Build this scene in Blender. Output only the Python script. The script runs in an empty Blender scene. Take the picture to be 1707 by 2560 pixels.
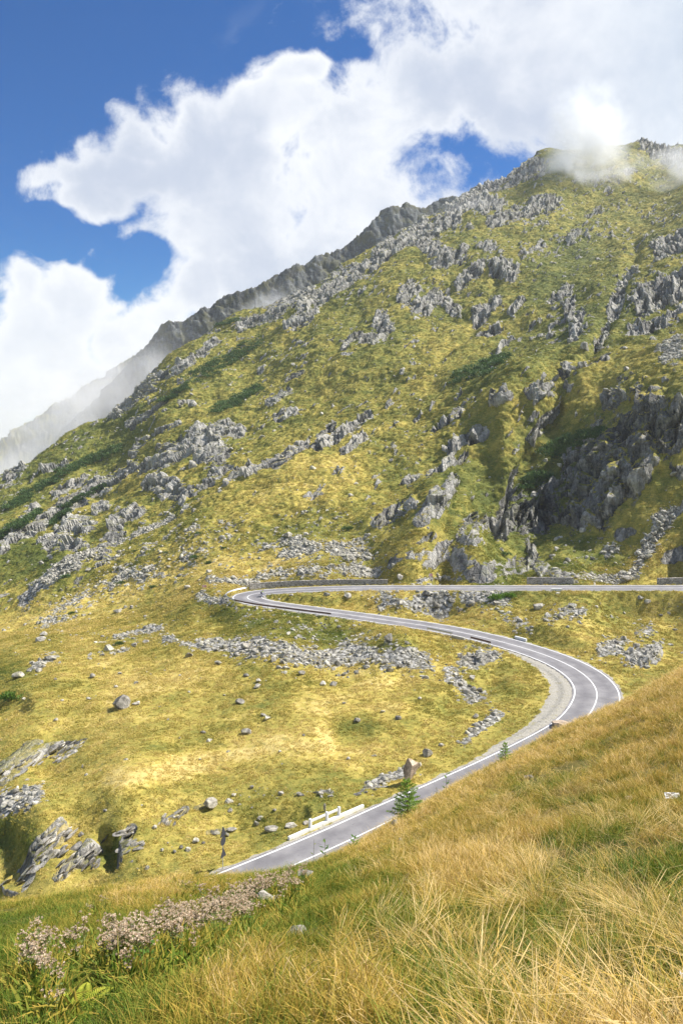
import bpy, bmesh, math, random
import numpy as np
from mathutils import Vector, Matrix
random.seed(7); RNG = np.random.default_rng(11)
R = math.radians
C = bpy.context.scene.collection
scene = bpy.context.scene

# ------------------------------------------------------------------ camera (28 mm, level, shifted a little down)
F, CX, HY = 2000.0, 853.5, 1140.0        # focal length / centre column / horizon row, in photo pixels
cam = bpy.data.cameras.new('camera'); camo = bpy.data.objects.new('camera', cam); C.objects.link(camo)
cam.sensor_fit = 'VERTICAL'; cam.sensor_height = 36.0; cam.sensor_width = 24.0; cam.lens = 36.0*F/2560
cam.shift_y = (HY-1280)/2560; camo.rotation_euler = (R(90), 0, 0)
cam.clip_start = 0.1; cam.clip_end = 20000
scene.camera = camo

# ------------------------------------------------------------------ light
SUN_EL, SUN_AZ = 49.0, 75.0              # azimuth clockwise from the view direction
sd = bpy.data.lights.new('sun', 'SUN'); sd.energy = 5.0; sd.angle = R(0.53); sd.color = (1.0, 0.95, 0.87)
so = bpy.data.objects.new('sun', sd); C.objects.link(so)
tosun = Vector((math.sin(R(SUN_AZ))*math.cos(R(SUN_EL)), math.cos(R(SUN_AZ))*math.cos(R(SUN_EL)), math.sin(R(SUN_EL))))
so.rotation_euler = tosun.to_track_quat('Z', 'Y').to_euler()
vs = scene.view_settings
scene.display_settings.display_device = 'sRGB'
vs.view_transform = 'Standard'; vs.look = 'None'; vs.gamma = 1.0; vs.exposure = 0.84
scene.cycles.diffuse_bounces = 3; scene.cycles.glossy_bounces = 2; scene.cycles.transmission_bounces = 4
scene.cycles.max_bounces = 10; scene.cycles.volume_bounces = 8; scene.cycles.transparent_max_bounces = 16

class N:                                  # small helper for node trees
    def __init__(s, nt): s.nt = nt; s.n = nt.nodes; s.l = nt.links
    def new(s, t, **k):
        x = s.n.new(t)
        for a, b in k.items(): setattr(x, a, b)
        return x
    def put(s, sock, v):
        if hasattr(v, 'is_output'): s.l.new(v, sock)
        else:
            if sock.type == 'RGBA' and hasattr(v, '__len__') and len(v) == 3: v = (*v, 1)
            sock.default_value = v
    def m(s, op, a, b=0.0, c=0.0, clamp=False):
        x = s.new('ShaderNodeMath', operation=op, use_clamp=clamp)
        for i, v in enumerate((a, b, c)): s.put(x.inputs[i], v)
        return x.outputs[0]
    def vm(s, op, a, b=(0, 0, 0), out=0):
        x = s.new('ShaderNodeVectorMath', operation=op)
        s.put(x.inputs[0], a)
        if op == 'SCALE': s.put(x.inputs[3], b)
        else: s.put(x.inputs[1], b)
        return x.outputs[out]
    def mix(s, f, a, b, bt='MIX'):
        x = s.new('ShaderNodeMix', data_type='RGBA', blend_type=bt)
        s.put(x.inputs[0], f); s.put(x.inputs[6], a); s.put(x.inputs[7], b)
        return x.outputs[2]
    def ss(s, v, a, b):                  # smoothstep
        x = s.new('ShaderNodeMapRange', interpolation_type='SMOOTHSTEP')
        s.put(x.inputs[0], v); s.put(x.inputs[1], a); s.put(x.inputs[2], b)
        return x.outputs[0]
    def noise(s, vec, scale, detail=4, rough=0.55, dist=0.0, col=False):
        x = s.new('ShaderNodeTexNoise'); s.put(x.inputs['Vector'], vec)
        s.put(x.inputs['Scale'], scale); s.put(x.inputs['Detail'], detail); s.put(x.inputs['Roughness'], rough); s.put(x.inputs['Distortion'], dist)
        return x.outputs[1 if col else 0]
    def vor(s, vec, scale, feature='F1', out=0, rand=1.0):
        x = s.new('ShaderNodeTexVoronoi', feature=feature); s.put(x.inputs['Vector'], vec); s.put(x.inputs['Scale'], scale); s.put(x.inputs['Randomness'], rand)
        return x.outputs[out]
    def ramp(s, f, stops):
        x = s.new('ShaderNodeValToRGB'); e = x.color_ramp.elements
        while len(e) < len(stops): e.new(0.5)
        for i, (p, c) in enumerate(stops): e[i].position = p; e[i].color = (*c, 1)
        s.put(x.inputs[0], f); return x.outputs[0]
    def attr(s, name, typ='GEOMETRY', out=2):
        x = s.new('ShaderNodeAttribute', attribute_name=name, attribute_type=typ); return x.outputs[out]

# ------------------------------------------------------------------ sky: Nishita blue with cumulus banks at infinity
w = bpy.data.worlds.new('World'); scene.world = w; w.use_nodes = True
n = N(w.node_tree); n.n.clear()
sky = n.new('ShaderNodeTexSky', sky_type='NISHITA'); sky.sun_disc = False
sky.sun_elevation = R(SUN_EL); sky.sun_rotation = R(SUN_AZ); sky.altitude = 1800; sky.air_density = 1.0; sky.dust_density = 0.3; sky.ozone_density = 2.5
hs = n.new('ShaderNodeHueSaturation'); n.put(hs.inputs['Color'], sky.outputs[0]); hs.inputs['Saturation'].default_value = 1.5; hs.inputs['Value'].default_value = 0.86
tc = n.new('ShaderNodeTexCoord'); D = tc.outputs['Generated']
sep = n.new('ShaderNodeSeparateXYZ'); n.put(sep.inputs[0], D)
dy = n.m('MAXIMUM', sep.outputs[1], 0.12)
u = n.m('DIVIDE', sep.outputs[0], dy); v = n.m('DIVIDE', sep.outputs[2], dy)
cmb = n.new('ShaderNodeCombineXYZ'); n.put(cmb.inputs[0], u); n.put(cmb.inputs[1], v)
P = cmb.outputs[0]
warp = n.noise(P, 5.5, 3, 0.5, col=True)
P2 = n.vm('ADD', P, n.vm('SCALE', n.vm('SUBTRACT', warp, (0.5, 0.5, 0.5)), 0.22))
def ell(cx, cy, rx, ry):
    q = n.vm('SUBTRACT', P2, ((cx-CX)/F, (HY-cy)/F, 0))
    q = n.vm('MULTIPLY', q, (F/rx, F/ry, 0))
    return n.m('SUBTRACT', 1.0, n.vm('LENGTH', q, out=1))
def smax(L, k=0.15):
    f = L[0]
    for g in L[1:]: f = n.m('SMOOTH_MAX', f, g, k)
    return f
CLOUD = [(250,490,130,110),(480,640,170,170),(490,760,110,110),(460,580,150,140),(470,740,130,120),(560,560,220,200),(330,430,240,140),(360,330,140,90),(210,420,130,100),(520,420,260,230),(640,300,220,170),(735,190,120,120),(480,620,210,130),(620,700,260,190),
         (1000,420,420,330),(1150,230,400,260),(1420,150,560,420),(1500,-200,800,500),(900,640,350,200),(1700,0,700,700)]
CLOUD2 = [(150,880,200,140),(260,950,200,110),(60,830,190,130),(190,760,125,110),(330,850,130,90),(0,1000,300,160),(60,760,110,80)]
f = smax([ell(*c) for c in CLOUD] + [ell(*c) for c in CLOUD2])
fb = n.noise(P, 9.0, 11, 0.66, 0.35); fb2 = n.noise(P, 3.2, 3, 0.5)
hole = n.m('MAXIMUM', n.m('MAXIMUM', n.m('MULTIPLY', ell(1120,395,230,140), 1.15), n.m('MULTIPLY', ell(880,85,85,60), 0.45)), n.m('MAXIMUM', n.m('MULTIPLY', ell(300,690,60,48), 0.7), n.m('MULTIPLY', ell(110,610,130,60), 0.7)))
f = n.m('SUBTRACT', n.m('MINIMUM', n.m('MULTIPLY', f, 1.35), 1.0), n.m('MULTIPLY', n.m('MINIMUM', n.m('MAXIMUM', n.m('ADD', hole, 0.2), 0.0), 0.95), 1.0))
f = n.m('ADD', f, n.m('MULTIPLY', n.m('SUBTRACT', fb, 0.5), 2.0))
f = n.m('ADD', f, n.m('MULTIPLY', n.m('SUBTRACT', n.noise(P, 30.0, 7, 0.62, 0.2), 0.5), 0.6))
dens = n.ss(f, 0.0, 0.55)
thin = n.m('MULTIPLY', n.ss(n.noise(P, 7.0, 7, 0.6, 0.8), 0.52, 0.8), n.m('MULTIPLY', n.ss(ell(900,60,420,260), 0.0, 0.6), 0.5))
dens = n.m('MAXIMUM', dens, thin)
shade = n.m('ADD', n.m('MULTIPLY', n.ss(n.m('ADD', n.noise(P, 4.2, 5, 0.55, 0.4), n.m('MULTIPLY', f, -0.16)), 0.20, 0.52), 0.8), n.m('MULTIPLY', n.ss(f, 1.0, 0.1), 0.3))
ccol = n.mix(shade, (3.9, 4.35, 5.3), (6.7, 6.85, 7.1))
rightgrey = n.ss(u, 0.22, 0.45)
ccol = n.mix(n.m('MULTIPLY', rightgrey, 0.45), ccol, (4.2, 4.9, 5.8))
front = n.ss(sep.outputs[1], 0.05, 0.3)
# the rest of the sky dome carries scattered cumulus too
fr = n.ss(n.noise(D, 2.2, 8, 0.6), 0.5, 0.62)
dens = n.m('ADD', n.m('MULTIPLY', dens, front), n.m('MULTIPLY', fr, n.m('SUBTRACT', 1.0, front)))
blue = n.mix(1.0, hs.outputs[0], n.mix(n.ss(sep.outputs[2], -0.02, 0.30), (0.75, 0.95, 1.0), (0.06, 0.84, 1.00)), 'MULTIPLY')        # thin dry mountain air
col = n.mix(dens, blue, ccol)
bg = n.new('ShaderNodeBackground'); n.put(bg.inputs[0], col); bg.inputs[1].default_value = 0.085
out = n.new('ShaderNodeOutputWorld'); n.l.new(bg.outputs[0], out.inputs[0])

# ------------------------------------------------------------------ helpers: objects, labels, noise
def tag(o, label=None, cat=None, group=None, kind=None):
    if label: o['label'] = label
    if cat: o['category'] = cat
    if group: o['group'] = group
    if kind: o['kind'] = kind
    return o
def link(name, me, mat=None, parent=None):
    o = bpy.data.objects.new(name, me); C.objects.link(o)
    if mat is not None:
        for m_ in (mat if isinstance(mat, (list, tuple)) else [mat]): me.materials.append(m_)
    if parent: o.parent = parent
    return o
def empty(name, loc, rz=0.0):
    o = bpy.data.objects.new(name, None); C.objects.link(o); o.location = loc; o.rotation_euler = (0, 0, rz); o.empty_display_size = 0.3
    return o
def mesh_np(name, V, Fc, smooth=True, attrs=None):
    """V (n,3) array, Fc (m,3|4) array -> mesh"""
    V = np.ascontiguousarray(V, np.float32); Fc = np.ascontiguousarray(Fc, np.int32); k = Fc.shape[1]
    me = bpy.data.meshes.new(name)
    me.vertices.add(len(V)); me.vertices.foreach_set('co', V.ravel())
    me.loops.add(Fc.size); me.loops.foreach_set('vertex_index', Fc.ravel())
    me.polygons.add(len(Fc)); me.polygons.foreach_set('loop_start', np.arange(len(Fc), dtype=np.int32)*k)
    me.polygons.foreach_set('use_smooth', np.full(len(Fc), smooth))
    for a, vals in (attrs or {}).items():
        at = me.attributes.new(a, 'FLOAT', 'POINT'); at.data.foreach_set('value', np.ascontiguousarray(vals, np.float32).ravel())
    me.update(); me.validate()
    return me
_prm = np.random.default_rng(5).permutation(256).astype(np.int32); _prm = np.concatenate([_prm]*3)
_g3 = np.array([[1,1,0],[-1,1,0],[1,-1,0],[-1,-1,0],[1,0,1],[-1,0,1],[1,0,-1],[-1,0,-1],[0,1,1],[0,-1,1],[0,1,-1],[0,-1,-1],[1,1,0],[-1,1,0],[0,-1,1],[0,-1,-1]], np.float32)
def pn(x, y, z):                          # gradient noise, about -1..1
    x = np.asarray(x, np.float32); y = np.asarray(y, np.float32); z = np.asarray(z, np.float32)
    x, y, z = np.broadcast_arrays(x, y, z)
    xi = np.floor(x).astype(np.int32); yi = np.floor(y).astype(np.int32); zi = np.floor(z).astype(np.int32)
    xf = x-xi; yf = y-yi; zf = z-zi; xi &= 255; yi &= 255; zi &= 255
    fx = xf*xf*xf*(xf*(xf*6-15)+10); fy = yf*yf*yf*(yf*(yf*6-15)+10); fz = zf*zf*zf*(zf*(zf*6-15)+10)
    def g(i, j, k):
        h = _prm[_prm[_prm[xi+i]+yi+j]+zi+k] & 15; G = _g3[h]
        return G[..., 0]*(xf-i)+G[..., 1]*(yf-j)+G[..., 2]*(zf-k)
    def L(a, b, t): return a+(b-a)*t
    return L(L(L(g(0,0,0), g(1,0,0), fx), L(g(0,1,0), g(1,1,0), fx), fy), L(L(g(0,0,1), g(1,0,1), fx), L(g(0,1,1), g(1,1,1), fx), fy), fz)
def fbm(x, y, z, o=4, gain=0.5, lac=2.03):
    a = 1.0; s = 0; t = 0
    for i in range(o):
        s = s+a*pn(x+17.3*i, y-9.1*i, z+4.7*i); t += a; a *= gain; x = x*lac; y = y*lac; z = z*lac
    return s/t
def ridged(x, y, z, o=4, gain=0.5):
    a = 1.0; s = 0; t = 0
    for i in range(o):
        s = s+a*(1-2*np.abs(pn(x+7.7*i, y+3.1*i, z-5.3*i))); t += a; a *= gain; x = x*2.1; y = y*2.1; z = z*2.1
    return s/t
def blocks(x, y, z):                      # angular cell facets: each cell a tilted plane, about -1..1
    sh = x.shape; x, y, z = [np.asarray(a, np.float32).ravel() for a in (x, y, z)]
    xi, yi, zi = [np.floor(a).astype(np.int32) for a in (x, y, z)]
    best = np.full(x.size, 9.0, np.float32); res = np.zeros(x.size, np.float32); sec = np.full(x.size, 9.0, np.float32)
    for i in (-1, 0, 1):
        for j in (-1, 0, 1):
            for k in (-1, 0, 1):
                h = _prm[_prm[_prm[(xi+i) & 255]+((yi+j) & 255)]+((zi+k) & 255)]
                a = _prm[h+31]/255.0; b = _prm[h+77]/255.0; c = _prm[h+150]/255.0
                dx = x-xi-i-a; dy_ = y-yi-j-b; dz = z-zi-k-c; d = dx*dx+dy_*dy_+dz*dz
                v_ = (h/127.5-1)*0.7+dx*(a*2-1)*1.1+dy_*(c*2-1)*1.1+dz*(b*2-1)*1.1
                nb_ = d < best; sec = np.where(nb_, best, np.minimum(sec, d)); res = np.where(nb_, v_, res); best = np.where(nb_, d, best)
    return res.reshape(sh), (np.sqrt(sec)-np.sqrt(best)).reshape(sh)
def sst(v, a, b):
    t = np.clip((v-a)/(b-a), 0, 1); return t*t*(3-2*t)

# ------------------------------------------------------------------ the road in plan
def bp(px, py, z):                        # photo pixel on the level z -> place
    Y = z*F/(HY-py); return ((px-CX)/F*Y, Y, z)
RP = [(1980,1468.5,-29.2),(1830,1469,-29.6),(1707,1469.5,-30),(1500,1469.5,-30.5),(1300,1469.5,-31),(1100,1469.5,-31.5),(900,1469.7,-32),(775,1473.3,-32.4),(694,1477.6,-32.7),
      (645,1481.2,-32.9),(616,1486.3,-33.05),(604.5,1492.4,-33.2),(613,1499.2,-33.4),(640,1505.5,-33.6),(681,1511.8,-33.9),(721,1516.6,-34.1),(775,1524.3,-34.4),(828,1531,-34.7),(900,1540.5,-35),
      (963,1550,-35.2),(1072,1565.5,-35.6),(1159,1582,-35.9),(1235,1599.5,-36.2),(1300,1617,-36.5),(1360,1636,-36.8),(1420,1661,-37.1),(1464,1688,-37.3),(1489,1717,-37.5),(1494,1741,-37.6),(1482,1772,-37.7)]
RP = [bp(*p) for p in RP] + [(33.6,112.8,-38.0),(26.6,105.3,-38.3),(19.6,98.4,-38.5),(12.6,92.0,-38.7)] + [bp(990,2044,-38.9), bp(898,2089,-39), bp(780,2143,-39.1)] + [(-14,68.5,-39.2),(-28,57,-39.4),(-45,44,-39.8)]
RP = np.array(RP)
def catmull(Pn, step=0.5):
    out = []
    for i in range(len(Pn)-1):
        p0 = Pn[max(i-1, 0)]; p1 = Pn[i]; p2 = Pn[i+1]; p3 = Pn[min(i+2, len(Pn)-1)]
        m = max(2, int(np.linalg.norm(p2-p1)/step)); t = np.linspace(0, 1, m, endpoint=False)[:, None]
        out.append(0.5*((2*p1)+(-p0+p2)*t+(2*p0-5*p1+4*p2-p3)*t**2+(-p0+3*p1-3*p2+p3)*t**3))
    return np.vstack(out+[Pn[-1:]])
RC = catmull(RP, 0.6)
for _ in range(60):                       # soften measuring jitter
    RC[1:-1] = RC[1:-1]*0.5+0.25*(RC[:-2]+RC[2:])
RL = np.concatenate([[0], np.cumsum(np.linalg.norm(np.diff(RC[:, :2], axis=0), axis=1))])
RT = np.gradient(RC[:, :2], axis=0); RT /= np.linalg.norm(RT, axis=1)[:, None]
RN = np.stack([RT[:, 1], -RT[:, 0]], 1)   # to the driver's right: outside of the hairpin
HW = 3.35                                 # centre to edge line
def road_at(px, py=None):                 # nearest centre-line sample to a place
    d = np.hypot(RC[:, 0]-px[0], RC[:, 1]-px[1]); return int(np.argmin(d))

# ------------------------------------------------------------------ the lie of the land: control points (photo column, row, distance)
CP = []
def cp(*a): CP.extend(a)
cp((0,2560,6.5),(427,2560,5.2),(853,2560,4.4),(1280,2560,3.8),(1707,2560,3.4),(-500,2560,8.5),(2200,2560,3.0),
   (0,2400,9.5),(427,2400,8),(853,2400,6.6),(1280,2400,5.4),(1707,2400,4.6),(-500,2400,13),(2300,2400,3.9),
   (300,2290,12),(660,2270,12.5),(853,2250,9.8),(1280,2250,7.6),(1707,2250,6),(2300,2200,5.5),
   (100,2310,14),(1000,2110,16.5),(1280,2100,11.5),(1707,2100,8.3),(853,2165,15.5),
   (1150,1975,23),(1280,1950,19),(1500,1950,15),(1707,1950,12),(1330,1862,26),(1500,1850,21),(1707,1800,18),(2300,1650,18),
   (1707,1655,33),(1550,1742,32),(1420,1800,31),(1250,1890,30),(1130,1955,29),(1000,2032,27),(900,2092,25.5),(820,2128,24),(740,2158,22.5),(640,2172,20),(520,2168,22),(400,2183,23.5),(200,2212,24.5),(0,2240,25),(-500,2330,27),(2300,1340,36))
# close to the feet
cp((0,4200,1.9),(853,4100,1.35),(1707,3900,1.2),(-500,4300,2.2),(2200,3700,1.1))
# hidden fall behind the brow
cp((1707,1790,60),(1550,1850,62),(1420,1905,62),(1250,1985,60),(1100,2060,56),(950,2140,52),(820,2200,48),(700,2225,44),(560,2240,42),(400,2270,40),(200,2310,40),(0,2350,40),(-500,2450,42),(2300,1560,75),(1707,1745,85))
# basin inside the bends
cp((500,2045,90),(600,1880,109),(720,1930,100),(853,1800,117),(600,1640,152),(853,1660,146),(500,1630,158),(300,1610,178),(0,1560,240),(480,1520,191),(540,1483,196),(1150,1665,142),(1160,1750,125),(1000,1750,124),
   (1290,1700,134),(300,1775,130),(130,1770,132),(0,1660,172),(-500,1700,260),(100,2215,80),(250,2235,78),(0,2240,82),(400,2210,76),(100,2030,92),(300,2010,90),(0,1930,112),(120,1925,114),(100,1835,123),(240,1850,119),(250,1960,100),(-500,2150,110),(420,1950,100),
   (700,1590,158),(560,1560,176),(1000,1600,147),(1000,1690,138),(400,1540,200),(250,1500,235))
# bank between the two legs, gully on the right
cp((1250,1500,181),(1250,1550,170),(1500,1500,181),(1500,1580,160),(1430,1600,153),(1640,1560,168),(1640,1640,150),(1707,1500,182),(1707,1600,160),(1000,1500,182),(1000,1525,178),(2300,1480,190),(2300,1580,160))
# the mountain
cp((1707,1452,209),(1500,1453,209),(1300,1454,208),(1100,1454,208),(950,1455,207),(700,1462,203),(620,1464,204),(2300,1450,215),
   (1180,1330,213),(1060,1340,213),(960,1400,212),(1100,1320,218),(1250,1400,214),(1400,1375,222),(1560,1300,226),(1707,1280,218),
   (1250,1345,238),(1420,1320,242),(1550,1200,236),(1600,1080,243),(1640,975,254),(1707,1000,240),(1500,1010,292),(1380,1060,302),(1330,1160,284),(1230,1210,274),(1180,1320,240),
   (1000,1290,240),(930,1310,235),(1150,1190,262),(1250,1080,285),(1350,1000,300),(1450,930,315),(1600,880,318),(1707,860,320),
   (1500,780,405),(1300,900,375),(1300,700,520),(1560,700,450),(1660,620,470),(1707,600,480),(1100,900,415),(1100,700,555),(1100,1100,300),(853,900,465),(853,1100,335),(853,1300,240),(700,1390,222),
   (600,900,540),(600,1100,380),(600,1300,258),(400,1100,450),(300,1300,335),(100,1300,400),(0,1400,350),(200,1450,262),(400,1400,250),(80,1470,285),(853,700,620),(1300,500,720),(1500,480,760),(1650,450,780),(560,1400,226),
   (100,1200,470),(250,1160,480),(2300,700,330),(2300,900,280),(2300,1200,240),(-500,1500,420),(-500,1400,520))
CREST = [(-500,1420,560),(-200,1290,545),(0,1187,535),(140,1090,560),(218,1056,575),(360,958,605),(435,871,630),(520,815,655),(610,768,690),(697,742,710),(800,692,730),(925,610,760),(1089,517,800),(1198,457,820),(1361,370,850),(1500,352,870),(1611,343,880),(1707,354,880),(2300,430,800)]
cp(*CREST)
for (a, b, c) in CREST: cp((a, b+55, c*1.10), (a, b+240, c*1.32))
for k in range(3, len(RC)-40, 34):        # the road itself
    x, y, z = RC[k]; CP.append((CX+F*x/y, HY-F*z/y, y))
CP = np.array(CP, float)
low = np.interp(CP[:, 2], [3, 7, 15, 45, 62], [0.0, .15, .38, .38, 0]); CP[:, 1] += low*F/CP[:, 2]      # the grass stands this tall
SU = 3.2
def cpt(px, Y): return np.stack([(px-CX)/F*SU, np.log(Y)], -1)
K0 = cpt(CP[:, 0], CP[:, 2]); val = (HY-CP[:, 1])/F
def tk(r2): return 0.5*r2*np.log(r2+1e-12)
nK = len(K0); A = np.zeros((nK+3, nK+3)); d2 = ((K0[:, None]-K0[None])**2).sum(-1)
A[:nK, :nK] = tk(d2)+np.eye(nK)*2e-4; A[:nK, nK] = 1; A[:nK, nK+1:] = K0; A[nK, :nK] = 1; A[nK+1:, :nK] = K0.T
sol = np.linalg.solve(A, np.concatenate([val, [0, 0, 0]]))
# polar grid round the viewpoint: fine where seen from near, coarse far off
NU, NJ = 1000, 2100
U = np.linspace(-0.62, 0.62, NU)
lb = np.concatenate([np.linspace(math.log(1.25), math.log(60), 560, endpoint=False), np.linspace(math.log(60), math.log(205), 560, endpoint=False), np.linspace(math.log(205), math.log(930), 900, endpoint=False), np.linspace(math.log(930), math.log(1250), 80)])
NJ = len(lb)
uc = np.linspace(-0.62, 0.62, 150); lc = np.linspace(lb[0], lb[-1], 420)
gu, gl = np.meshgrid(uc*SU, lc); Q = np.stack([gu.ravel(), gl.ravel()], -1)
vc = np.zeros(len(Q))
for i in range(0, len(Q), 8000):
    q = Q[i:i+8000]; vc[i:i+8000] = tk(((q[:, None]-K0[None])**2).sum(-1))@sol[:nK]+sol[nK]+q@sol[nK+1:]
vc = vc.reshape(len(lc), len(uc))
def up_w(xs, xc):                         # Catmull-Rom resampling weights
    t = (xs-xc[0])/(xc[1]-xc[0]); i = np.clip(np.floor(t).astype(int), 0, len(xc)-2); t = t-i
    W = np.zeros((len(xs), len(xc))); r = np.arange(len(xs))
    for k, wt in zip((-1, 0, 1, 2), (-0.5*t+t**2-0.5*t**3, 1-2.5*t**2+1.5*t**3, 0.5*t+2*t**2-1.5*t**3, -0.5*t**2+0.5*t**3)):
        np.add.at(W, (r, np.clip(i+k, 0, len(xc)-1)), wt)
    return W
vv = (up_w(lb, lc)@vc)@up_w(U, uc).T
Yg = np.exp(lb)[:, None]*np.ones(NU)[None]; Xg = U[None]*Yg; Zg = vv*Yg
# distance to the road centre line
ROADD = np.full(Zg.shape, 99.0); ROADZ = np.zeros(Zg.shape); ROADS = np.zeros(Zg.shape)
j0, j1 = np.searchsorted(lb, math.log(40)), np.searchsorted(lb, math.log(226))
cs = RC[::3]; csn = RN[::3]
for j in range(j0, j1, 16):
    sl = slice(j, min(j+16, j1)); xx = Xg[sl]; yy = Yg[sl]
    near = (cs[:, 1] > yy.min()-14) & (cs[:, 1] < yy.max()+14)
    if not near.any(): continue
    cc = cs[near]; nn = csn[near]
    d = (xx[..., None]-cc[:, 0])**2+(yy[..., None]-cc[:, 1])**2
    k = d.argmin(-1); side = (xx-cc[k, 0])*nn[k, 0]+(yy-cc[k, 1])*nn[k, 1]
    ROADD[sl] = np.minimum(np.sqrt(d.min(-1)), 99); ROADZ[sl] = cc[k, 2]; ROADS[sl] = side
wr = 1-sst(ROADD, 4.6, 10.0)
PX0 = CX+F*U[None]*np.ones_like(Zg); PY0 = HY-F*Zg/Yg
# ------------------------------------------------------------------ where rock, scree and greener ground lie (laid out over the visible slopes)
MW, MH, MS = 460, 680, 4.0                # raster over columns -66..., rows ...
MX0, MY0 = -66.0, -40.0
mx, my = np.meshgrid(MX0+MS*np.arange(MW), MY0+MS*np.arange(MH))
def strokes(L):
    m = np.zeros((MH, MW), np.float32)
    for (x1, y1, x2, y2, r, s) in L:
        dx, dy = x2-x1, y2-y1; q = dx*dx+dy*dy+1e-6
        t = np.clip(((mx-x1)*dx+(my-y1)*dy)/q, 0, 1)
        d = np.hypot(mx-x1-t*dx, my-y1-t*dy)/r
        m = np.maximum(m, s*np.clip(1.15-0.62*d, 0, 1))
    return m
def lookup(m, px, py):
    fx = np.clip((px-MX0)/MS, 0, MW-1.001); fy = np.clip((py-MY0)/MS, 0, MH-1.001)
    i = fx.astype(int); j = fy.astype(int); fx = fx-i; fy = fy-j
    return (m[j, i]*(1-fx)+m[j, i+1]*fx)*(1-fy)+(m[j+1, i]*(1-fx)+m[j+1, i+1]*fx)*fy
ROCK = strokes([
 (11,1355,77,1325,18,1),(77,1325,160,1263,15,1),(165,1263,264,1199,20,1),(264,1199,344,1160,18,1),(352,1164,413,1152,22,1),(432,1130,536,1114,34,1),(500,1075,551,1060,26,1),(566,1053,590,1065,22,1),
 (375,1206,444,1218,25,1),(452,1244,478,1214,14,1),(505,1206,566,1160,17,1),(566,1214,600,1183,12,1),(260,1367,298,1321,18,1),(291,1298,344,1271,18,1),(176,1317,222,1313,27,1),(122,1371,160,1336,18,1),(153,1375,218,1371,13,1),
 (237,1275,268,1260,10,1),(54,1302,92,1271,14,.9),(145,1233,214,1191,12,1),(111,1168,165,1152,10,.9),(291,1038,383,954,15,1),(383,946,413,923,14,1),(329,1126,344,1099,10,.9),(344,1091,452,1042,9,.9),(325,1061,406,1000,11,.9),(452,992,482,988,10,1),
 (0,1400,20,1385,14,.9),(20,1180,60,1160,12,.8),(620,1190,700,1150,15,.9),(690,1160,760,1110,18,1),(790,1120,850,1080,16,1),(800,1080,830,1050,14,.9),(670,985,720,955,12,1),(720,930,755,915,10,.9),(690,1030,740,1010,10,.8),
 (957,787,957,800,28,1),(963,820,908,835,20,1),(1044,749,1088,711,24,1),(1137,749,1115,722,18,1),(1191,765,1235,732,20,1),(1202,814,1240,803,14,1),(1278,760,1300,738,12,1),(1235,651,1278,667,20,1),(1148,678,1202,651,18,1),(1010,730,1030,690,18,1),
 (880,830,860,850,16,.9),(1376,749,1420,716,16,1),(1420,716,1425,776,16,1),(1452,781,1431,841,12,1),(1578,656,1523,781,15,1),(1523,781,1496,847,12,1),(1616,732,1707,695,44,1),(1583,820,1703,765,20,1),(1257,852,1278,825,9,1),(1240,880,1255,850,7,.9),
 (1398,934,1507,896,17,1),(1322,988,1376,961,14,1),(1230,1010,1270,995,10,.9),(1126,1102,1202,1075,14,1),(1006,1184,1159,1130,13,1),(854,1080,919,1032,15,1),(860,1130,910,1095,10,.9),(1333,1092,1387,1021,15,1),(1082,1064,1153,1021,10,.9),
 (1090,1289,1140,1185,17,1),(937,1300,1036,1267,19,1),(1052,1310,1090,1256,20,1),(1178,1300,1243,1320,20,1),(1250,1270,1304,1168,13,1),(1254,1343,1314,1278,24,1),(1325,1278,1396,1300,30,1),(1396,1300,1451,1300,30,1),(1424,1180,1495,1136,28,1),
 (1484,1300,1560,1185,28,1),(1533,1114,1615,1005,32,1),(1588,1114,1659,1059,34,1),(1637,983,1630,1010,24,1),(1670,1114,1707,1048,34,1),(1681,1180,1720,1170,28,1),(1528,1010,1560,990,16,1),(1420,1240,1480,1220,26,1),(1360,1230,1400,1210,16,.9),(1590,1200,1640,1150,24,1),
 (1550,1338,1580,1330,14,1),(1637,1343,1707,1256,16,.9),(1660,1395,1707,1380,16,1),(976,1409,1025,1387,21,1),(1069,1398,1123,1376,30,1),(1123,1376,1178,1414,30,1),(1156,1343,1200,1354,18,.9),(1227,1425,1304,1414,22,1),(1331,1382,1358,1431,16,1),(1040,1360,1080,1340,14,.9),(1365,1425,1400,1440,14,.9),
 (600,795,700,765,16,.9),(680,760,780,710,22,1),(760,745,850,690,24,1),(850,690,960,620,26,1),(960,620,1060,545,26,1),(1060,560,1130,520,24,1),(1061,588,1104,620,24,1),(1126,490,1235,500,26,1),(1235,435,1344,403,26,1),(1150,480,1230,450,20,1),(1235,544,1387,490,19,1),(1202,593,1230,600,16,1),(1425,588,1440,570,14,1),
 (1561,424,1570,420,16,.9),(1605,348,1700,380,18,1),(1643,609,1703,577,22,1),(1090,640,1160,610,16,.9),(1300,640,1350,600,12,.8),(1340,560,1360,545,10,.8),(1470,530,1500,515,12,.8),(720,800,790,760,16,.9),(500,860,540,835,14,.9),(440,910,480,880,14,.9),
 (36,2210,152,2080,24,1),(147,2187,228,2120,20,1),(295,2152,330,2071,16,1),(0,1942,89,1884,24,1),(89,1884,214,1857,14,1),(402,2058,464,2027,11,.9),(491,2027,536,2013,9,.9),(522,2082,598,2073,8,.9),
 (520,1492,560,1502,8,1),(560,1502,620,1520,9,1),(1160,1650,1230,1640,14,.8),(1590,1660,1640,1640,16,1),(1410,1532,1430,1520,12,.9)])
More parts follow.
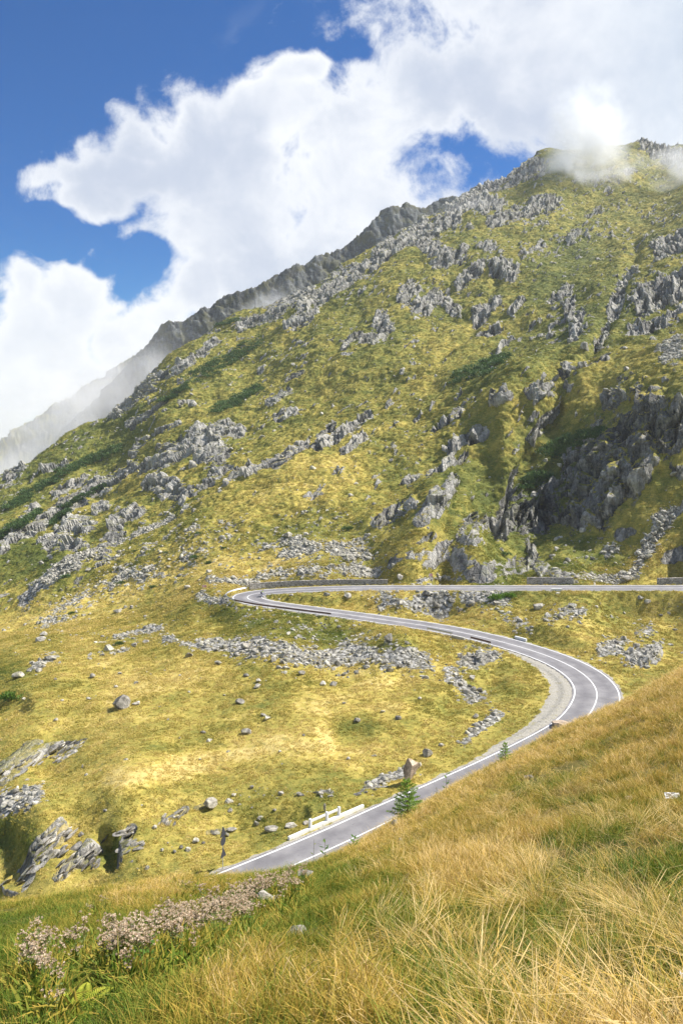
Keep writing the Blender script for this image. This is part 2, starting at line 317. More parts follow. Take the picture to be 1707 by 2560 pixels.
SCREE = strokes([(60,1497,250,1385,17,1),(250,1385,420,1280,13,.9),(110,1560,170,1530,16,.7),(150,1520,330,1440,30,.55),(330,1440,520,1360,40,.5),(250,1400,560,1330,50,.4),(720,1370,900,1360,45,.7),(760,1430,960,1425,22,.8),(640,1430,760,1420,25,.55),(620,1400,720,1330,40,.35),(800,1290,900,1330,40,.35),
 (414,1596,501,1618,10,.9),(501,1612,610,1612,15,1),(600,1618,854,1648,31,1),(854,1632,1044,1657,33,1),(640,1560,850,1590,40,.4),(900,1590,1000,1620,18,.6),(1126,1693,1202,1742,20,1),(1159,1650,1235,1639,20,.9),(1159,1857,1246,1786,12,1),
 (952,1498,1104,1530,17,.9),(1072,1492,1257,1508,24,.95),(1257,1540,1320,1575,14,.7),(1371,1547,1452,1530,15,.8),(1507,1628,1616,1585,20,.9),(1583,1655,1637,1617,22,1),(1583,1514,1643,1492,14,.9),(880,1500,960,1520,10,.7),
 (500,1488,560,1510,16,.9),(520,1450,620,1458,10,.8),(290,1590,400,1570,10,.8),(230,1640,330,1620,10,.5),(80,1670,140,1640,12,.6),(0,2018,76,1995,26,1),(590,2000,700,1985,14,.6),(700,1985,830,1985,8,.5),
 (1659,1300,1577,1431,20,1),(1577,1431,1540,1450,16,.9),(1707,1260,1640,1340,18,.9),(1400,1440,1530,1450,14,.7),(1000,1448,1250,1450,8,.8),(1690,870,1660,900,22,.9),(1440,1400,1520,1380,40,.35),(930,1960,1010,1935,12,.9),(1520,781,1496,847,14,.6),
 (420,700,700,700,10,.0),(860,880,880,870,12,.7),(250,1600,420,1580,14,.4)])
PINE = strokes([(462,960,560,900,18,1),(560,900,655,850,15,1),(530,1030,600,1000,17,1),(600,1000,660,965,13,1),(130,1190,230,1150,16,1),(230,1150,300,1120,14,1),(1180,925,1265,890,14,1),(1140,945,1240,920,12,1),(1360,1140,1500,1080,18,1),(1310,1220,1360,1190,14,1)])
GREEN = strokes([(860,1830,920,1822,26,1),(0,1690,60,1680,26,.8),(1400,1180,1300,1300,90,.7),(1150,1200,1230,1300,60,.6),(1380,700,1450,640,60,.5),(1450,800,1600,760,60,.6),(0,1380,120,1410,40,.8),(1200,900,1400,820,60,.5),(700,1560,850,1590,36,.7),(560,1545,700,1570,30,.6),(900,1600,1000,1620,24,.5),(1210,1497,1290,1490,16,.9),
 (1250,1430,1500,1400,50,.7),(0,2080,60,2100,50,.9),(230,2150,280,2110,30,.9),(850,720,1000,900,60,.25),(1290,1590,1440,1640,8,.6),(1180,1660,1290,1720,30,.2),(640,2130,700,2100,20,.5),(600,1690,720,1720,60,.25),(0,1230,300,1060,60,.45)])
GOLD = strokes([(0,1560,330,1480,30,.8),(300,1700,560,1680,40,.5),(600,1870,900,1850,40,.8),(300,1960,620,1880,24,.9),(560,1440,700,1400,40,.5),(900,1720,1100,1680,40,.5),(1250,1480,1500,1476,7,.8),(400,1450,560,1400,40,.5),(750,1760,1000,1770,30,.5),(620,1250,850,1150,60,.5),(880,620,980,760,40,.2),(1050,900,1300,820,50,.3)])
GULLY = [([(1590,600),(1560,690),(1523,781),(1496,850),(1450,910),(1410,950)],18,4.5),([(1400,1030),(1350,1100),(1304,1175),(1260,1260),(1232,1345)],18,4.2),([(1160,1190),(1130,1260),(1110,1320)],11,3.0),([(1707,1250),(1640,1340),(1590,1420)],14,3.0),([(1240,680),(1180,800),(1100,880)],14,2.5),([(900,760),(860,850),(800,900)],12,2.0)]
def gully_mask():
    m = np.zeros((MH, MW), np.float32)
    for pts, r, dep in GULLY:
        for (x1, y1), (x2, y2) in zip(pts[:-1], pts[1:]):
            dx, dy = x2-x1, y2-y1; t = np.clip(((mx-x1)*dx+(my-y1)*dy)/(dx*dx+dy*dy), 0, 1)
            d = np.hypot(mx-x1-t*dx, my-y1-t*dy)/r; m = np.maximum(m, dep*np.exp(-d*d*1.5))
    return m
GUL = gully_mask()
DIP = strokes([(275,2155,262,2095,18,.6),(20,2100,40,2180,26,.4),(600,2062,760,2035,12,.5),(0,1775,50,1760,20,.6),(880,1840,840,1850,30,.3),(1235,1700,1120,1760,20,.3)])
def strokes_dip(px, py): return 2.3*lookup(DIP, px, py)
# ------------------------------------------------------------------ relief
jm = np.searchsorted(lb, math.log(40)); jM = np.searchsorted(lb, math.log(196))
rock = np.zeros(Zg.shape, np.float32); scree = np.zeros(Zg.shape, np.float32)
green = lookup(GREEN, PX0, PY0).astype(np.float32); gold = lookup(GOLD, PX0, PY0).astype(np.float32)
sm = slice(jm, NJ)
rk = lookup(ROCK, PX0[sm], PY0[sm]); sc = lookup(SCREE, PX0[sm], PY0[sm])
X_, Y_, Z_ = Xg[sm], Yg[sm], Zg[sm]
far = sst(Y_, 190, 260)                   # 1 on the mountain
def strata(deg, l1, l2, l3, seed):
    a = R(deg); n1 = (-math.sin(a), 0.15, math.cos(a)); d1 = (math.cos(a), 0.0, math.sin(a))
    return ((X_*n1[0]+Y_*n1[1]+Z_*n1[2])/l1+seed, (X_*d1[0]+Z_*d1[2])/l2, Y_/l3)
scal = np.clip(Y_/330.0, 0.25, 2.2)       # nearer rock shows finer blocks
qa = strata(62, 7.0, 22.0, 30.0, 3.1); qb = strata(40, 8.0, 24.0, 30.0, 8.7)
wr_ = sst(PX0[sm], 560, 980)
na = fbm(*qa, 4, 0.55); nb = fbm(*qb, 4, 0.55); nst = na*wr_+nb*(1-wr_)
big = fbm(X_/46, Y_/60, Z_/46, 4)
# free outcrops besides the laid-out ones, denser high up
high = np.clip(sst(Y_, 330, 760), 0, 1)
scat = np.where(far > .2, sst(nst*0.9+big*0.5, 0.34-0.12*high, 0.52-0.10*high)*0.8, 0)
fn3 = fbm(X_/3.2, Y_/4.0, Z_/3.2, 3)
rk = sst(rk*1.05+0.85*nst+0.25*big+0.35*fn3, 0.40, 0.85)
small = strata(52, 3.2, 10.0, 11.0, 21.0); sm_ = fbm(*small, 3, 0.55)
rk = np.maximum(rk, np.maximum(scat, sst(sm_+0.45*big+0.10*high, 0.15, 0.43)*0.72)*far)*(ROADD[sm] > 5.0)
mid = (1-far)
wv = fbm(X_/9, Y_/9, Z_/9, 3)
sc = sst(sc+0.75*wv+0.4*fn3+0.25*pn(X_/1.3, Y_/1.3, Z_/1.3)-0.12, 0.3, 0.75)*(ROADD[sm] > 4.6)
# saw-tooth ledges: slow rise to the scarp, sheer on the left face
def saw(q, f=1.0):
    t = q[0]*f+0.9*pn(q[0]*0.5+5, q[1]*1.3, q[2]*1.3)+0.35*pn(q[0]*1.5, q[1]*3, q[2]*3)
    s = t-np.floor(t); return np.where(s < 0.86, s/0.86, (1-s)/0.14)
sw = saw(qa)*wr_+saw(qb)*(1-wr_)
sw2 = saw((qa[0]*2.6, qa[1]*2.1, qa[2]*2.1))*wr_+saw((qb[0]*2.6, qb[1]*2.1, qb[2]*2.1))*(1-wr_)
fine = ridged(X_/4.2, Y_/4.2, Z_/5.5, 3)
amp = np.where(far > 0.5, 1.0, 0.32)
blk = np.zeros(X_.shape, np.float32); m_ = rk > 0.03
sc_l = np.clip(Y_[m_]/360.0, 0.3, 1.6)**0.5; wl = wr_[m_]
def both(l1, l2):
    o = []
    for dg, s_ in ((62, 1.3), (40, 6.4)):
        a = R(dg); p_ = X_[m_]; r_ = Z_[m_]; q_ = Y_[m_]
        o.append(blocks((-math.sin(a)*p_+0.15*q_+math.cos(a)*r_)/l1/1.0+s_, (math.cos(a)*p_+math.sin(a)*r_)/l2, q_/l2))
    return o[0][0]*(wl > .5)+o[1][0]*(wl <= .5), o[0][1]*(wl > .5)+o[1][1]*(wl <= .5)
v1, e1 = both(3.4, 15.0); v2, e2 = both(1.5, 6.0)
blk[m_] = (v1*2.3+v2*1.0-0.5*(1-sst(e1, 0.0, 0.12))-0.25*(1-sst(e2, 0.0, 0.2)))
blkc = np.zeros(Zg.shape, np.float32); t_ = np.zeros(X_.shape, np.float32); t_[m_] = v1*.5+v2*.5; cliff = strokes([(1300,1290,1450,1290,60,1),(1480,1240,1620,1060,80,1),(1620,1100,1720,1080,90,1)]); cl_ = lookup(cliff, PX0[sm], PY0[sm])*far; blkc[sm] = t_-1.0*cl_     # the cliff's shade is put into its rock tone
rk = np.maximum(rk, np.clip(cl_*0.95+0.9*nst-0.1, 0, 1))
soft = fbm(X_/60, Y_/75, Z_/60, 4)*(8.5*far+1.2*mid)+fbm(X_/17, Y_/21, Z_/17, 3)*(3.0*far+0.85*mid)+fbm(X_/5.2, Y_/6, Z_/5, 3)*(1.0*far+0.24*mid)
tus = pn(X_/3.0, Y_/3.2, Z_/2.2)*(0.55*far+0.08*mid)+pn(X_/1.5, Y_/1.5, Z_/1.2)*(0.42*far+0.09*mid)+pn(X_/0.62, Y_/0.62, Z_/0.6)*(0.10*far+0.04*mid)
soft *= sst(ROADD[sm], 4.0, 12.0)
tus *= sst(ROADD[sm], 3.6, 6.0)
disp_rock = rk*amp*(sw*3.3+sw2*0.7+blk*(1+0.8*cl_)+fine*0.35+nst*1.0-1.6+cl_*(4.2*(ridged(qa[0]*1.5, qa[1]*.5, qa[2]*.5, 3)-0.3)+1.2*pn(qa[0]*5, qa[1]*1.2, qa[2]*1.2)))*np.clip(scal, .55, 1.0)*(0.35+0.65*rk)
disp_scree = sc*(ridged(X_/1.1, Y_/1.1, Z_/1.1, 2)*0.32+0.05)*np.clip(scal, .5, 1.3)
# push out along the slope's own normal, mostly toward the open side
gx = np.gradient(Zg[sm], axis=1)/np.maximum(np.gradient(Xg[sm], axis=1), 1e-6)
gyy = (np.gradient(Zg[sm], axis=0)-gx*np.gradient(Xg[sm], axis=0))/np.gradient(Yg[sm], axis=0)
nl = np.sqrt(gx*gx+gyy*gyy+1); nx, ny, nz = -gx/nl, -gyy/nl, 1/nl
gul = lookup(GUL, PX0[sm], PY0[sm])*far+strokes_dip(PX0[sm], PY0[sm])*mid
dsp = disp_rock+disp_scree+(soft+tus*(1-rk))-gul
Xg[sm] += nx*dsp*0.9; Yg[sm] += ny*dsp*0.9; Zg[sm] += nz*dsp
rock[sm] = rk; scree[sm] = sc
# hold the crest to its measured line
ct = np.array(CREST, float); tgt = np.interp(CX+F*U, ct[:, 0], ct[:, 1]+10)
for _ in range(2):
    py_ = HY-F*Zg[sm]/Yg[sm]; mm = Yg[sm] > 300
    sk = np.where(mm, py_, 9e9).min(0)
    dl = np.convolve(np.pad(tgt-sk, 40, mode='edge'), np.ones(81)/81, 'valid')
    Zg[sm] -= (dl/F)[None]*Yg[sm]*sst(np.log(Yg[sm]), math.log(270), math.log(520))
# near hillside: hummocks
sn = slice(0, jm+40); fade = (1-sst(Yg[sn], 40, 60))
Zg[sn] += fade*(fbm(Xg[sn]/2.4, Yg[sn]/2.4, 0.3, 4)*0.20*np.clip(Yg[sn]/6, .25, 1)+pn(Xg[sn]/0.5, Yg[sn]/0.5, 3.3)*0.03)
# level the road bed and its verges
Zg = Zg*(1-wr)+(ROADZ-0.07-0.25*sst(ROADD, 4.8, 6.0)*sst(-ROADD, -9, -6))*wr
ROADX = wr
# tone of the sward: 0 green, 1 straw
tone = 0.50+0.30*fbm(Xg/26, Yg/26, Zg/20, 4)+0.22*fbm(Xg/5, Yg/5, 1.7, 3)+0.45*gold-0.5*green
tone = tone+0.07*(1-sst(Yg, 190, 240))-0.09*sst(Yg, 185, 260)-0.05*sst(Yg, 300, 700)
nearm = 1-sst(Yg, 34, 50)
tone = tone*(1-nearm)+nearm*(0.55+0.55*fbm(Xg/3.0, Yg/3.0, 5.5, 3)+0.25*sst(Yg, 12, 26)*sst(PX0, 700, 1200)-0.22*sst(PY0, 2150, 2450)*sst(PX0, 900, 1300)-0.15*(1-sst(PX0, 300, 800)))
tone = np.clip(tone, 0, 1).astype(np.float32)
verge = ((ROADD < 9.5) & (ROADD > 2.0))
PXf = CX+F*Xg/Yg; PYf = HY-F*Zg/Yg
# gravel lay-by inside the bend and thin stony verges
lay = np.zeros(Zg.shape, np.float32)
kb = [road_at(bp(*q)) for q in ((1270,1610,-36.3),(1150,1930,-38.4))]
ROADK = np.zeros(Zg.shape)
for j in range(j0, j1, 16):
    sl = slice(j, min(j+16, j1)); xx = Xg[sl]; yy = Yg[sl]
    m_ = ROADD[sl] < 14
    if not m_.any(): continue
    d = (xx[m_][:, None]-cs[:, 0])**2+(yy[m_][:, None]-cs[:, 1])**2
    t = ROADK[sl]; t[m_] = d.argmin(-1)*3; ROADK[sl] = t
tt = np.clip((ROADK-kb[0])/(kb[1]-kb[0]), 0, 1); inner = ROADS > 0
wid = 3.6+4.6*np.sin(np.pi*np.clip(tt, 0, 1))**0.8*(1-0.35*tt)
jag = 0.5*pn(Xg/2.2, Yg/2.2, 0.5)+0.25*pn(Xg/.7, Yg/.7, 0.5)
lay = (inner & (tt > 0) & (tt < 1))*sst(wid+jag-ROADD, -0.25, 0.4)*(ROADD < 14)
lay = np.maximum(lay, sst(4.25+jag*0.9-ROADD, -0.2, 0.3)*(ROADD < 8)).astype(np.float32)
# bare rock shows where the crag is steep, turf stays on its ledges
dzx = np.gradient(Zg[sm], axis=1)/np.maximum(np.gradient(Xg[sm], axis=1), 1e-3)
dzy = (np.gradient(Zg[sm], axis=0)-dzx*np.gradient(Xg[sm], axis=0))/np.maximum(np.gradient(Yg[sm], axis=0), 1e-3)
nzz = 1/np.sqrt(1+dzx*dzx+dzy*dzy)
st_ = np.maximum(sst(nz-nzz+0.12*fn3, -0.08, 0.14), sst(0.70-nzz+0.12*fn3, -0.06, 0.10))
rock[sm] = np.clip(rk*(0.35+0.9*st_), 0, 1)

# ------------------------------------------------------------------ ground materials
def principled(name):
    m_ = bpy.data.materials.new(name); m_.use_nodes = True; n_ = N(m_.node_tree)
    b = n_.n['Principled BSDF']; b.inputs['Specular IOR Level'].default_value = 0.25; b.inputs['Roughness'].default_value = 0.85
    return m_, n_, b
def bump(n_, b, h, strength, dist):
    x = n_.new('ShaderNodeBump'); x.inputs['Strength'].default_value = strength; x.inputs['Distance'].default_value = dist
    n_.put(x.inputs['Height'], h); n_.l.new(x.outputs[0], b.inputs['Normal'])
GRASS_STOPS = [(0.0, (0.085,0.105,0.024)), (0.28, (0.175,0.18,0.038)), (0.5, (0.30,0.26,0.058)), (0.75, (0.46,0.365,0.088)), (1.0, (0.60,0.47,0.17))]
def rock_colour(n_, pos, s=1.0, block=None):
    a = n_.noise(pos, 0.09*s, 6, 0.6); b_ = n_.noise(pos, 1.0*s, 6, 0.7); c_ = n_.noise(pos, 0.35*s, 5, 0.6, 0.6)
    mp = n_.new('ShaderNodeMapping'); n_.put(mp.inputs[0], pos); mp.inputs['Rotation'].default_value = (0, R(-35), R(8)); mp.inputs['Scale'].default_value = (0.9*s, 0.13*s, 0.13*s)
    band = n_.noise(mp.outputs[0], 1.0, 5, 0.65, 0.35)
    t = n_.m('ADD', n_.m('MULTIPLY', b_, 0.55), n_.m('MULTIPLY', band, 0.60))
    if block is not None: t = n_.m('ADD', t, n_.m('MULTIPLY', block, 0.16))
    col = n_.ramp(t, [(0.38,(0.050,0.050,0.048)), (0.50,(0.150,0.145,0.132)), (0.59,(0.28,0.27,0.245)), (0.72,(0.50,0.48,0.43))])
    col = n_.mix(n_.m('MULTIPLY', n_.ss(c_, 0.5, 0.68), 0.5), col, (0.25,0.25,0.15))      # lichen
    col = n_.mix(n_.m('MULTIPLY', n_.ss(a, 0.52, 0.7), 0.4), col, (0.13,0.14,0.15))
    return col
def ground_material(name, near=False):
    m_, n_, b = principled(name)
    g = n_.new('ShaderNodeNewGeometry'); pos = g.outputs['Position']
    rk_ = n_.attr('rock'); sc_ = n_.attr('scree'); tn = n_.attr('tone'); ly = n_.attr('gravel')
    n1 = n_.noise(pos, 0.22, 6, 0.62); n2 = n_.noise(pos, 1.4, 5, 0.65); n3 = n_.noise(pos, 5.0 if not near else 22.0, 4, 0.6)
    n0 = n_.noise(pos, 0.06, 4, 0.6)
    t = n_.m('ADD', tn, n_.m('MULTIPLY', n_.m('SUBTRACT', n1, 0.5), 1.15))
    t = n_.m('ADD', t, n_.m('MULTIPLY', n_.m('SUBTRACT', n2, 0.5), 0.9))
    t = n_.m('ADD', t, n_.m('MULTIPLY', n_.m('SUBTRACT', n0, 0.5), 0.6))
    t = n_.m('ADD', t, n_.m('MULTIPLY', n_.m('SUBTRACT', n3, 0.5), 0.6))
    gc = n_.ramp(t, GRASS_STOPS)
    rust = n_.ss(n_.noise(pos, 0.5, 5, 0.6, 0.5), 0.6, 0.78)
    gc = n_.mix(n_.m('MULTIPLY', rust, 0.4), gc, (0.22,0.13,0.05))
    heath_shade = n_.ss(n_.noise(n_.vm('MULTIPLY', pos, (0.7, 0.7, 1.6)), 0.75, 6, 0.70, 0.4), 0.54, 0.66)      # low dark bilberry and juniper, plus tussock shade painted as speckle
    gc = n_.mix(n_.m('MULTIPLY', heath_shade, 0.5), gc, (0.075,0.085,0.026))
    if near: gc = n_.mix(0.75, gc, (0.045,0.042,0.014))  # ground darkened to stand in for shade between grass clumps
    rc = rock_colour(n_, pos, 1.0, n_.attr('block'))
    vs_ = n_.new('ShaderNodeTexVoronoi'); n_.put(vs_.inputs['Vector'], pos); vs_.inputs['Scale'].default_value = 1.15
    stc = n_.mix(n_.m('MULTIPLY', n_.ss(vs_.outputs[0], 0.35, 0.75), 0.8), n_.ramp(n_.m('FRACT', n_.m('MULTIPLY', vs_.outputs[1], 3.7)), [(0,(0.19,0.19,0.175)),(0.5,(0.36,0.35,0.32)),(1,(0.55,0.53,0.48))]), (0.07,0.066,0.05))
    stone = n_.ss(n_.m('ADD', sc_, n_.m('MULTIPLY', n_.m('SUBTRACT', n_.noise(pos, 1.0, 5, 0.7), 0.5), 1.3)), 0.42, 0.56)
    rm = n_.ss(n_.m('ADD', rk_, n_.m('MULTIPLY', n_.m('SUBTRACT', n_.noise(pos, 0.9, 6, 0.7), 0.5), 1.1)), 0.40, 0.58)
    up = n_.new('ShaderNodeSeparateXYZ'); n_.put(up.inputs[0], g.outputs['Normal'])
    ledge = n_.m('MULTIPLY', n_.ss(n_.m('ADD', up.outputs[2], n_.m('MULTIPLY', n_.m('SUBTRACT', n2, 0.5), 0.5)), 0.84, 0.97), 0.6)   # turf on the level ledges
    rm = n_.m('MULTIPLY', rm, n_.m('SUBTRACT', 1.0, ledge))
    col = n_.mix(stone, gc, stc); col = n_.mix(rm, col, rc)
    gv = n_.ramp(n_.noise(pos, 6.0, 6, 0.75), [(0.3,(0.24,0.225,0.19)),(0.55,(0.40,0.375,0.32)),(0.75,(0.52,0.49,0.43))])
    gv = n_.mix(n_.m('MULTIPLY', n_.ss(n_.noise(pos, 0.9, 5, 0.7), 0.52, 0.7), 0.5), gv, (0.25,0.22,0.06))
    col = n_.mix(n_.ss(n_.m('ADD', ly, n_.m('MULTIPLY', n_.m('SUBTRACT', n2, 0.5), 0.6)), 0.4, 0.6), col, gv)
    n_.l.new(col, b.inputs['Base Color'])
    h = n_.m('ADD', n_.m('MULTIPLY', n_.noise(pos, 2.6, 5, 0.7), n_.m('ADD', 0.55, n_.m('MULTIPLY', rm, 0.6))), n_.m('MULTIPLY', n_.m('MULTIPLY', vs_.outputs[0], stone), -0.6))
    crack = n_.vor(n_.vm('MULTIPLY', pos, (1.0, 0.5, 0.45)), 0.8, 'DISTANCE_TO_EDGE')
    h = n_.m('ADD', h, n_.m('MULTIPLY', n_.m('MULTIPLY', n_.m('MINIMUM', crack, 0.12), 5.0), rm))
    bump(n_, b, h, 0.8, 0.55 if not near else 0.05)
    b.inputs['Roughness'].default_value = 0.92; b.inputs['Specular IOR Level'].default_value = 0.12
    return m_
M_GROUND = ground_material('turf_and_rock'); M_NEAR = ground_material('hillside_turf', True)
# split the sheet into the hillside underfoot, the basin and the mountain
base_edge = np.interp(PX0, [-600,0,300,470,560,610,960,2600], [1600,1560,1500,1478,1466,1461,1452,1447])
reg = np.where(Yg < 46, 0, np.where((PY0 < base_edge) & (Yg > 185), 2, 1))
ids = np.arange(Zg.size).reshape(Zg.shape)
quad = np.stack([ids[:-1,:-1], ids[:-1,1:], ids[1:,1:], ids[1:,:-1]], -1).reshape(-1, 4)
qreg = reg[:-1,:-1].ravel()
XYZ = np.stack([Xg.ravel(), Yg.ravel(), Zg.ravel()], 1)
def piece(r, name, mat):
    q = quad[qreg == r]; us, inv = np.unique(q, return_inverse=True); q = inv.reshape(q.shape)
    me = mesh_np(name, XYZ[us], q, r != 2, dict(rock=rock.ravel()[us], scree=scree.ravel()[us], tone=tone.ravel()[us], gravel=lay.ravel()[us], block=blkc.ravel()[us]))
    return link(name, me, mat)
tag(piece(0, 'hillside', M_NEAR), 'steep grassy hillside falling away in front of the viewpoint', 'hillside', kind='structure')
tag(piece(1, 'meadow', M_GROUND), 'golden mountain meadow and banks between the road bends', 'meadow', kind='structure')
tag(piece(2, 'mountain', M_GROUND), 'grassy mountainside with grey crags rising above the road', 'mountain', kind='structure')
# a look-up from a photo pixel to the first ground it shows, and from a place to its height
def col_i(px): return np.clip(((px-CX)/F+0.62)/1.24*(NU-1), 0, NU-1)
PYrun = PYf
def hit(px, py, ymin=0.0):
    i = int(round(float(col_i(px)))); c = PYf[:, i]; ok = np.nonzero((c <= py) & (Yg[:, i] > ymin))[0]
    if len(ok) == 0: return None
    j = ok[0]; Yh = Yg[j, i]
    if j > 0 and Yg[j-1, i] > ymin:
        c0, c1 = c[j-1], c[j]; t = 0 if c0 == c1 else np.clip((c0-py)/(c0-c1), 0, 1); Yh = Yg[j-1, i]*(1-t)+Yg[j, i]*t
    return Vector(((px-CX)/F*Yh, Yh, (HY-py)/F*Yh))
def zat(x, y):
    fi = np.clip((x/y+0.62)/1.24*(NU-1), 0, NU-1.001); fj = np.clip(np.interp(math.log(y), lb, np.arange(NJ)), 0, NJ-1.001)
    i, j = int(fi), int(fj); a, b = fi-i, fj-j
    return float((Zg[j,i]*(1-a)+Zg[j,i+1]*a)*(1-b)+(Zg[j+1,i]*(1-a)+Zg[j+1,i+1]*a)*b)
def pxm(Y): return F/Y                    # photo pixels per metre at a distance

# far country: one sheet below everything out to the horizon
far_me = mesh_np('ground', np.array([[-9000,-9000,-160],[9000,-9000,-160],[9000,9000,-160],[-9000,9000,-160]]), np.array([[0,1,2,3]]))
tag(link('ground', far_me, M_GROUND), 'valley floor far below the mountain road', 'ground', kind='structure')
for a_ in ('rock','scree','tone','gravel'):
    at = far_me.attributes.new(a_, 'FLOAT', 'POINT'); at.data.foreach_set('value', [0.4 if a_ == 'tone' else 0.0]*4)

M_RIDGE, n_, b_r = principled('dark_ridge_rock'); g_ = n_.new('ShaderNodeNewGeometry')
cr = rock_colour(n_, g_.outputs['Position'], 0.35, n_.attr('block')); cr = n_.mix(1.0, cr, (0.42, 0.46, 0.50), 'MULTIPLY'); ng_ = n_.noise(g_.outputs['Position'], 0.07, 5, 0.65)  # rock colour darkened and blued to carry the ridge's shade
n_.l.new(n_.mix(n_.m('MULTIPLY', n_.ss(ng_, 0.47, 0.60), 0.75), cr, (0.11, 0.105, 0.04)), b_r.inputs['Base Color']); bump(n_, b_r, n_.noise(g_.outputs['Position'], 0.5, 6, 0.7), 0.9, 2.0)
# ------------------------------------------------------------------ ridges behind the spur
def ridge(name, crest, drop, label, seed, rough, rockiness, mat=None):
    crest = np.array(crest, float); nn = 520
    pxs = np.linspace(crest[0,0], crest[-1,0], nn); pys = np.interp(pxs, crest[:,0], crest[:,1]); Ys = np.interp(pxs, crest[:,0], crest[:,2])
    nr = 130; t = np.concatenate([np.linspace(-0.5, 0, 30, endpoint=False), np.linspace(0, 1, nr-30)])[:, None]
    Xc = (pxs-CX)/F*Ys; Zc = (HY-pys)/F*Ys
    Y = Ys[None]-t*drop*0.42; X = Xc[None]+t*drop*0.10; Z = Zc[None]-np.abs(t)*drop*np.where(t < 0, 0.5, 1.0)
    d = fbm(X/70+seed, Y/70, Z/50, 4)*14*np.clip(np.abs(t)*6, 0.1, 1)+fbm(X/22+seed, Y/22, Z/30, 4)*rough+fbm(X/7, Y/8, Z/7, 3)*rough*0.3
    b1, e1_ = blocks(X/26+Z/40+seed, Y/22, Z/30); b2, e2_ = blocks(X/6.0+seed+Z/9, Y/6.0, Z/7.0); bl = b1*.5+b2*.5; d = d+b1*rough*0.45+b2*rough*0.22
    Z = Z+d; Y = Y-d*0.5
    idg = np.arange(nr*nn).reshape(nr, nn); q = np.stack([idg[:-1,:-1], idg[1:,:-1], idg[1:,1:], idg[:-1,1:]], -1).reshape(-1, 4)
    rr = np.clip(rockiness+0.9*fbm(X/30+seed, Y/30, Z/22, 4), 0, 1)
    me = mesh_np(name, np.stack([X.ravel(), Y.ravel(), Z.ravel()], 1), q, True, dict(rock=rr.ravel(), scree=np.zeros(nr*nn), tone=np.full(nr*nn, 0.42), gravel=np.zeros(nr*nn), block=bl.ravel()))
    tag(link(name, me, mat or M_GROUND), label, 'ridge', kind='structure')
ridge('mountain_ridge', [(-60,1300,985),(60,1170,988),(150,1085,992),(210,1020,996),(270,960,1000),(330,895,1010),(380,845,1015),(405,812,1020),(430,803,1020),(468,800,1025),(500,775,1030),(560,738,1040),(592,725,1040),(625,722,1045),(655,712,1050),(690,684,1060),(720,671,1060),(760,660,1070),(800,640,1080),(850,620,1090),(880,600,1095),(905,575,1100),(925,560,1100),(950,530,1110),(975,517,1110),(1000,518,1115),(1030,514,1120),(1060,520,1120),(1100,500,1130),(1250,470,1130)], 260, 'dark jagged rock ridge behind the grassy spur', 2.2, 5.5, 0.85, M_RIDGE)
ridge('hill', [(-420,1290,1350),(-200,1180,1400),(-60,1125,1450),(0,1092,1460),(45,1072,1470),(90,1050,1480),(130,1012,1490),(165,1000,1500),(185,988,1500),(230,955,1510),(270,930,1520),(330,895,1530),(400,860,1540),(470,850,1550)], 420, 'pale far ridge half hidden in cloud', 6.1, 10.0, 0.5)

# ------------------------------------------------------------------ road surface and paint
def ribbon(name, o0, o1, dz, k0=0, k1=None, mat=None, parent=None, jit=0.0, close=False):
    c = RC[k0:k1]; nn_ = RN[k0:k1]; L = len(c)
    o0 = np.broadcast_to(o0, L); o1 = np.broadcast_to(o1, L)
    if jit: o0 = o0+jit*pn(RL[k0:k1]*1.1, 0.3, 0.7); o1 = o1+jit*pn(RL[k0:k1]*1.3, 5.3, 0.7)
    ts = np.linspace(0, 1, 5 if abs(o1-o0).max() > 1 else 2)
    rows = [np.column_stack([c[:, :2]+nn_*(o0+(o1-o0)*t)[:, None], c[:, 2]+dz]) for t in ts]
    V = np.vstack(rows); f = []
    for a in range(len(ts)-1):
        i = np.arange(L-1)+a*L; f.append(np.stack([i, i+1, i+1+L, i+L], 1))
    me = mesh_np(name, V, np.vstack(f)); me.flip_normals() if me.polygons[0].normal.z < 0 else None
    return link(name, me, mat, parent)
def asphalt():
    m_, n_, b = principled('asphalt'); g = n_.new('ShaderNodeNewGeometry'); pos = g.outputs['Position']
    a = n_.noise(pos, 0.35, 5, 0.65); c_ = n_.noise(pos, 9, 5, 0.7); d = n_.noise(pos, 2.0, 4, 0.6, 1.0)
    col = n_.ramp(a, [(0.3,(0.15,0.145,0.148)),(0.5,(0.225,0.218,0.220)),(0.7,(0.31,0.30,0.295))])
    col = n_.mix(n_.m('MULTIPLY', n_.ss(c_, 0.4, 0.7), 0.25), col, (0.32,0.30,0.30))
    col = n_.mix(n_.m('MULTIPLY', n_.ss(d, 0.62, 0.72), 0.55), col, (0.10,0.095,0.10))
    tr = n_.attr('track'); col = n_.mix(n_.m('MULTIPLY', tr, 0.5), col, (0.11,0.105,0.115))
    n_.l.new(col, b.inputs['Base Color']); b.inputs['Roughness'].default_value = 0.8
    bump(n_, b, n_.noise(pos, 40, 3, 0.7), 0.3, 0.01); return m_
def paint(name, colr=(0.82,0.82,0.80)):
    m_, n_, b = principled(name); g = n_.new('ShaderNodeNewGeometry'); pos = g.outputs['Position']
    wear = n_.ss(n_.noise(pos, 3.5, 6, 0.75), 0.60, 0.75)
    col = n_.mix(n_.m('MULTIPLY', wear, 0.7), colr, (0.30,0.28,0.27)); n_.l.new(col, b.inputs['Base Color']); b.inputs['Roughness'].default_value = 0.6
    return m_
M_ASPH = asphalt(); M_LINE = paint('road_paint')
edge_in = HW+0.35; 
road = ribbon('road', -edge_in, edge_in, 0.0, mat=M_ASPH, jit=0.22)
nv = len(road.data.vertices); at = road.data.attributes.new('track', 'FLOAT', 'POINT')
